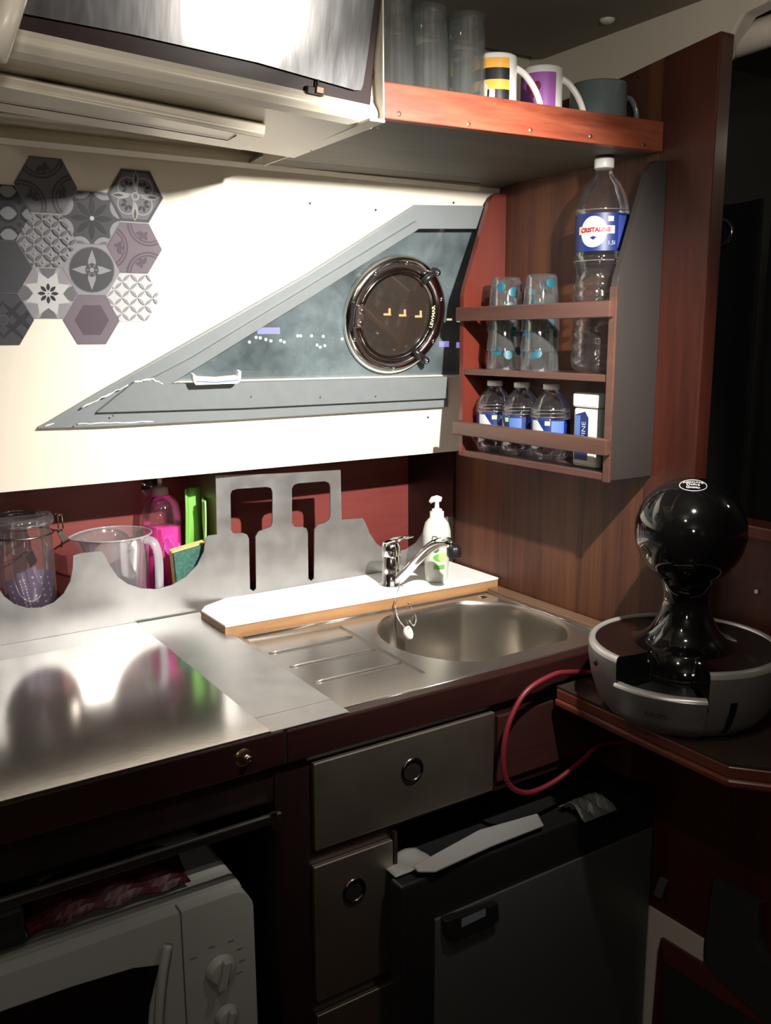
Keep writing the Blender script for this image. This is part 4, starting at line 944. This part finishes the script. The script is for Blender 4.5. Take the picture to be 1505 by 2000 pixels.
bp = [(0, .001), (.095, .001), (.108, .006), (.120, .022), (.130, .050), (.1345, .078), (.135, .096)]
b = MB(); b.lathe(bp, mc, 60, a0=ang(NR), a1=ang(NL+360)); O('body', b, M_silver, K_)
b = MB(); b.lathe([(.135, .096), (.134, .102), (.130, .105), (.126, .104), (.125, .100)], mc, 60, a0=ang(NR), a1=ang(NL+360)); O('rim', b, M_silverl, K_)
b = MB()
dishp = [(.125, .101), (.115, .0985), (.085, .098), (.070, .100)]
b.lathe(dishp, mc, 60, a0=ang(NR), a1=ang(NL+360)); O('top_dish', b, M_dish, K_)
# notch
b = MB()
for dd in (NL, NR):
    a = ang(dd); d = Vector((math.cos(a), math.sin(a), 0))
    b.add([mc+d*.068+Vector((0, 0, .05)), mc+d*.134+Vector((0, 0, .05)), mc+d*.134+Vector((0, 0, .096)), mc+d*.128+Vector((0, 0, .103)), mc+d*.068+Vector((0, 0, .100))], [(0, 1, 2, 3, 4)])
b.lathe([(.068, .05), (.068, .100), (.062, .102)], mc, 24, a0=ang(NL), a1=ang(NR)); b.lathe([(.068, .052), (.128, .052)], mc, 24, a0=ang(NL), a1=ang(NR)); O('cup_recess', b, M_blkg, K_)
b = MB()
b.lathe([(.066, .054), (.066, .057), (.112, .057), (.118, .054)], mc, 24, a0=ang(NL+3), a1=ang(NR-3)); O('drip_grate', b, M_grate, K_)
b = MB(); tp = [(.097, .002), (.110, .004), (.124, .024), (.133, .050), (.1365, .062), (.1355, .066), (.128, .068), (.122, .066)]
b.lathe(tp[:5], mc, 24, a0=ang(NL-1), a1=ang(NR-.5)); O('drip_tray', b, M_silver, K_)
tray = bpy.data.objects['drip_tray']
b = MB(); b.lathe(tp[4:]+[(.122, .055)], mc, 24, a0=ang(NL-1), a1=ang(NR-.5)); O('tray_rim', b, M_silverl, tray)
b = MB(); put_text(b, 'KRUPS', .0105, lambda x, y: mc+Vector((math.cos(ang(-14)+x/.13), math.sin(ang(-14)+x/.13), 0))*(.1305+y*.35)+Vector((0, 0, .036+y)), bold=.0002); O('lettering', b, mat('dark_letter', (.06, .06, .06), .4), tray)
# wing edge faces
b = MB()
for dd in (NL-.2, NR+.2):
    a = ang(dd); d = Vector((math.cos(a), math.sin(a), 0)); b.add([mc+d*r+Vector((0, 0, z)) for r, z in [(.090, .002)]+bp[1:]+[(.126, .104), (.09, .1)]], [tuple(range(len(bp)+2))])
O('wing_edge', b, M_blk, K_)
def dome(mb, dd, z, r, mi=0, hh=.002):
    a = ang(dd); d = Vector((math.cos(a), math.sin(a), 0)); R0 = rad_at(bp, z); mb.lathe([(0, hh), (r*.8, hh), (r, 0)], mc+d*(R0+.0003)+Vector((0, 0, z)), 18, mi, ax=d-Vector((0, 0, .15)))
b = MB(); dome(b, -61, .080, .0052); O('power_button', b, M_blk, K_)
b = MB()
a1_, a2_ = 28.0, 32.5
pts = []
for zv in [.010+.0065*i for i in range(9)]: pts.append(zv)
b.add([mc+Vector((math.cos(ang(dd)), math.sin(ang(dd)), 0))*(rad_at(bp, z)+.0008)+Vector((0, 0, z)) for z in pts for dd in (a1_, a2_)], [(2*i, 2*i+1, 2*i+3, 2*i+2) for i in range(len(pts)-1)]); O('level_window', b, M_blkg, K_)
# column and ball
tc2 = mc+Vector((.012, .010, 0))
col = [(.076, .0985), (.068, .101), (.058, .107), (.049, .116), (.041, .130), (.035, .146), (.0325, .160), (.0325, .172), (.036, .186), (.043, .198)]
br = .0775; bz = .262
col += [(br*math.cos(t_), bz+br*math.sin(t_)) for t_ in [math.radians(d) for d in range(-54, 91, 6)]]
col = [(max(r, 0), z) for r, z in col]
b = MB(); b.lathe(col, tc2, 64); O('column_and_head', b, M_blkg, K_)
head = bpy.data.objects['column_and_head']
# logo on top of the head
ld = (Vector((-.78, -.62, 0))*math.cos(math.radians(68))+Vector((0, 0, 1))*math.sin(math.radians(68))).normalized()
lc = tc2+Vector((0, 0, bz)); lx = Vector((.62, -.78, 0)); ly = ld.cross(lx)*-1
if ly.z < 0: ly = -ly
def onball(x, y, e=.0004): v = (ld*br+lx*x+ly*y).normalized(); return lc+v*(br+e)
b = MB(); b.tube([onball(.0185*math.cos(a), .0150*math.sin(a)) for a in [2*pi*i/40 for i in range(40)]], .0006, 6, closed=True)
put_text(b, 'NESCAFÉ', .0066, lambda x, y: onball(x, y+.0065), bold=.0002); put_text(b, 'Dolce', .0075, lambda x, y: onball(x, y+.0005), bold=.0002); put_text(b, 'Gusto', .0075, lambda x, y: onball(x, y-.0065), bold=.0002)
O('logo', b, mat('logo_silver', (.7, .7, .7), .3), head, plabel='silver oval logo on the head')
b = MB(); b.cyl(mc, .085, -.0, .004, 30); O('foot', b, M_blk, K_)
# red cable
cp_ = [mc+Vector((-.02, .10, .03)), at(1150, 1313, z=.866), at(1110, 1313, y=.982), at(1080, 1318, y=.978), at(1030, 1348, y=.975), at(998, 1400, y=.975), at(984, 1455, y=.975), at(984, 1505, y=.975), at(998, 1537, y=.975), at(1032, 1548, y=.975), at(1080, 1528, y=.975), at(1130, 1490, y=.975), at(1172, 1455, y=.978), at(1230, 1448, y=.985)]
b = MB(); b.tube(smooth(cp_, 8), .0042, 10); O('red_cable', b, mat('red_rubber', (.15, .010, .018), .45), label='thick red cable looping down from the coffee machine in front of the counter', cat='cable')

# ------------------------------------------------------------ fridge
Fx = T('fridge', 'small black framed fridge with grey door under the sink', 'fridge', (.9, 1.2, 0))
b = MB(); b.box(.664, 1.150, .985, 1.45, .04, .638); O('cabinet_body', b, M_blk, Fx)
b = MB(); b.box(.636, 1.156, .955, .984, .04, .644); O('door', b, M_blk, Fx, bevel=.004)
fd = [o for o in bpy.data.objects if o.parent == Fx and o.name.startswith('door')][0]
b = MB(); b.box(.692, 1.147, .950, .9545, .07, .575); O('door_panel', b, M_fdoor, fd, bevel=.001)
p = at(872, 1795, y=.94); p2 = at(962, 1775, y=.94)
b = MB(); b.plate([at(858, 1790, y=.952), at(962, 1755, y=.952), at(964, 1790, y=.952), at(945, 1802, y=.952), at(875, 1832, y=.952), at(862, 1825, y=.952)], (0, -.014, 0)); O('handle', b, M_blk, fd, bevel=.003)
hdl = [o for o in bpy.data.objects if o.parent == fd and o.name.startswith('handle')][0]
b = MB(); b.flat([at(901, 1794, y=.9372), at(948, 1774, y=.9372), at(948, 1789, y=.9372), at(901, 1812, y=.9372)]); O('badge', b, mat('badge_grey', (.16, .19, .22), .4), hdl)
# tray + plastic on fridge
b = MB(); TY = .646
b.plate([at(806, 1690, z=TY+.012), at(930, 1622, z=TY+.012), at(1050, 1588, z=TY+.012), at(1062, 1610, z=TY+.012), at(960, 1650, z=TY+.012), at(850, 1700, z=TY+.012), at(815, 1700, z=TY+.012)], (0, 0, -.005)); O('flat_tray', b, mat('pale_grey_plastic', (.24, .24, .23), .5), label='pale grey flat tray lying on top of the fridge', cat='tray', bevel=.003)
b = MB(); b.grid(lambda u, v: Vector((.64+.07*u, .975+.05*v, TY+.002+.003*math.sin(u*7)*math.sin(v*5))), 10, 8); O('paper_sheet', b, mat('dull_paper', (.22, .22, .20), .6), label='pale paper sheet at the left corner of the fridge top', cat='paper', solid=.0006)
b = MB(); c = at(1165, 1575, z=.66); b.grid(lambda u, v: c+Vector((-.035+.07*u, -.01+.06*v, -.012+.02*abs(math.sin(u*8+v*3))*math.sin(pi*v))), 14, 12, 0, False); O('plastic_bag', b, mat('crumpled_clear_plastic', (.16, .16, .15), .3), label='crumpled clear plastic bag at the back right of the fridge top', cat='bag', solid=.001)

# ------------------------------------------------------------ microwave
Mw = T('microwave', 'ivory microwave oven with dials in the open bay', 'microwave', (.2, 1.15, .425))
x0, x1, y0, y1, z0, z1 = -.06, .430, .992, 1.33, .426, .700
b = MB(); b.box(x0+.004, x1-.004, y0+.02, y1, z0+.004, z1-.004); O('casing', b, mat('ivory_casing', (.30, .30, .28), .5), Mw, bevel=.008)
def rrect(xa, xb, za, zb, rtl, rtr, n=5):
    pts = [(xa, za), (xb, za)]
    for i in range(n+1): t_ = pi/2*i/n; pts.append((xb-rtr+rtr*math.cos(t_), zb-rtr+rtr*math.sin(t_)))
    for i in range(n+1): t_ = pi/2+pi/2*i/n; pts.append((xa+rtl+rtl*math.cos(t_), zb-rtl+rtl*math.sin(t_)))
    return pts
xs = .333
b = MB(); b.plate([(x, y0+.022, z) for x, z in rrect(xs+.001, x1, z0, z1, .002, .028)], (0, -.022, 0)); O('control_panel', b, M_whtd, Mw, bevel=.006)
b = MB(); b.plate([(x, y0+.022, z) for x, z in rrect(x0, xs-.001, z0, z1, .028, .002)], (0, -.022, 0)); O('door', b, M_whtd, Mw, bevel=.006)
md = [o for o in bpy.data.objects if o.parent == Mw and o.name.startswith('door')][0]
b = MB()
wp = [(-.03, .46), (.276, .46), (.279, .53), (.287, .59), (.302, .640), (.27, .649), (.20, .655), (.10, .658), (-.03, .658)]
b.plate([(x, y0-.0003, z) for x, z in wp], (0, -.001, 0)); O('oven_window', b, M_blkg, md)
hp_ = smooth([(.312, y0-.008, .668), (.300, y0-.014, .63), (.291, y0-.017, .57), (.287, y0-.018, .50), (.287, y0-.018, .44)], 5)
b = MB(); b.tube(hp_, .006, 10, flat=.8); O('door_handle', b, mat('handle_grey', (.36, .36, .33), .4), md)
def knob(c, r):
    b = MB(); b.lathe([(0, .010), (r*.75, .010), (r*.9, .006), (r, .0)], c, 28, ax=(0, -1, 0)); b.obox(c+Vector((.0, -.013, 0)), (r*.25, 0, .0), (0, .005, 0), (r*.22, 0, r*.9)); O('dial', b, M_whtd, Mw, bevel=.0012)
knob(Vector((.381, y0-.001, .601)), .0205); knob(Vector((.386, y0-.001, .531)), .016)
b = MB()
for i, (dxx, dzz) in enumerate([(-.035, .030), (-.010, .036), (.016, .034), (.028, .018), (.030, 0), (.026, -.016)]):
    b.box(.381+dxx-.004, .381+dxx+.004, y0-.0008, y0-.0003, .601+dzz-.0008, .601+dzz+.0008)
O('dial_marks', b, mat('faint_print', (.18, .18, .17), .5), Mw)
# bay contents
b = MB(); b.box(-.4, .471, .982, .990, .784, .797); O('bay_rail', b, mat('bay_rail_steel', (.22, .22, .21), .35, 1), label='thin steel rail across the top of the microwave bay', cat='rail', bevel=.002)
b = MB(); b.plate([at(528, 1590, y=.981), at(541, 1586, y=.981), at(540, 1620, y=.981), at(533, 1620, y=.981)], (0, .003, 0)); O('corner_bracket', b, M_brass, label='small brass bracket at the right end of the bay rail', cat='bracket')
def bag(c, ex, ey, ez, m, label, cat, name):
    b = MB(); b.grid(lambda u, v: Vector(c)+Vector((ex*(2*u-1), ey*(2*v-1), ez*math.sin(pi*min(max(u, .02), .98))**.5*math.sin(pi*min(max(v, .02), .98))**.5+.003*math.sin(u*21+v*9))), 20, 12, 0, False)
    O(name, b, m, label=label, cat=cat, solid=.002)
bag((.265, 1.09, .702), .10, .050, .024, mat('red_foil', (.045, .004, .006), .5), 'dark red snack bag lying on the microwave', 'bag', 'snack_bag')
b = MB(); b.box(.03, .16, 1.03, 1.2, .7015, .75); O('storage_box', b, M_blk, label='black box standing on the left of the microwave', cat='box', bevel=.004)

# ------------------------------------------------------------ low right: panels under the table
b = MB(); XR = 1.1575
Lf = [(1266, 1766), (1376, 1833), (1374, 1882), (1292, 1830), (1284, 1860), (1270, 2030), (1245, 2030)]
b.plate([at(px, py, x=XR) for px, py in Lf], (-.004, 0, 0)); O('trim_frame', b, M_cream, label='cream L shaped edging at the lower right beside the fridge', cat='frame', bevel=.001)
b = MB(); XD = 1.138
b.plate([at(px, py, x=XD) for px, py in [(1392, 1718), (1482, 1766), (1477, 1800), (1478, 1840), (1490, 1872), (1530, 1905), (1560, 2060), (1380, 1890), (1374, 1870), (1378, 1830)]], (.017, 0, 0))
O('drawer_front', b, mat('charcoal_front', (.035, .038, .034), .5), label='charcoal drawer front with scooped hand hole at the right edge', cat='drawer', bevel=.001)
b = MB(); b.plate([at(px, py, x=1.151) for px, py in [(1296, 1882), (1505, 2010), (1505, 2100), (1285, 2100)]], (.006, 0, 0)); O('lower_panel', b, mat('charcoal_panel', (.03, .034, .03), .5), label='charcoal cupboard panel at the bottom right corner', cat='panel')
b = MB(); b.plate([at(px, py, x=1.148) for px, py in [(1290, 1832), (1560, 2000), (1560, 2050), (1296, 1880)]], (.009, 0, 0)); O('wooden_rail', b, M_redy, label='red wood rail under the cream edging', cat='rail', bevel=.001)
b = MB(); b.obox(at(1290, 1733, x=1.150), (.004, 0, 0), (0, .008, 0), (0, -.006, .020)); O('clip', b, mat('clip_grey', (.10, .11, .10), .4), label='small grey clip on the red panel beside the fridge', cat='clip', bevel=.002)

# ------------------------------------------------------------ beyond the bulkhead: black curtain
cu = T('curtain', 'black curtain with chrome eyelet hanging beyond the bulkhead', 'curtain', (1.5, 1.0, 1.0))
xc = 1.5
def cpt(u, v):
    y = 1.27-.205*u if u < 1 else 1.065
    return Vector((xc+.008*math.sin(u*11), 1.28-.215*u, .9+.735*v))
b = MB(); b.grid(cpt, 30, 6); O('fabric', b, mat('black_fabric', (.003, .003, .003), .9), cu, solid=.003)
b = MB(); b.grid(lambda u, v: Vector((xc+.03+.01*math.sin(u*9), 1.075-.3*u, .9+.70*v)), 20, 6); O('fabric', b, mat('black_fabric_fold', (.003, .003, .003), .9), cu, solid=.003)
c = at(1407, 455, x=xc-.012); b = MB(); b.lathe([(.0215, 0), (.0225, .004), (.026, .005), (.0285, .002), (.0285, 0)], c, 36, ax=(-1, 0, 0)); O('eyelet', b, M_chrome, cu, plabel='chrome eyelet ring')
b = MB(); b.box(1.45, 2.4, 1.45, 1.48, 0, 2.0); struct('wall_far', b, M_olive)

# ------------------------------------------------------------ lamps of the cabin
def lamp(loc, nm, lb, aim):
    t = T('ceiling_spotlight', lb, 'lamp', loc); L0 = Vector(loc); d = (Vector(aim)-L0).normalized()
    b = MB(); b.lathe([(.0, .0), (.03, 0), (.03, -.008), (.0, -.010)], (L0.x-d.x*.05, L0.y-d.y*.05, 1.88), 24); b.tube([(L0.x-d.x*.05, L0.y-d.y*.05, 1.872), L0-d*.05], .004, 8); O('mount', b, M_chrome, t)
    b = MB(); b.lathe([(.0, -.045), (.010, -.042), (.013, -.03), (.014, -.014)], L0, 24, ax=d); O('shade', b, M_chrome, t)
lamp(LAMP_A, 'a', 'small ceiling spotlight above the viewer aimed at the worktop', (.82, 1.5, 1.12))
lamp(LAMP_B, 'b', 'second small ceiling spotlight left of the first', (.4, 1.4, 1.0))
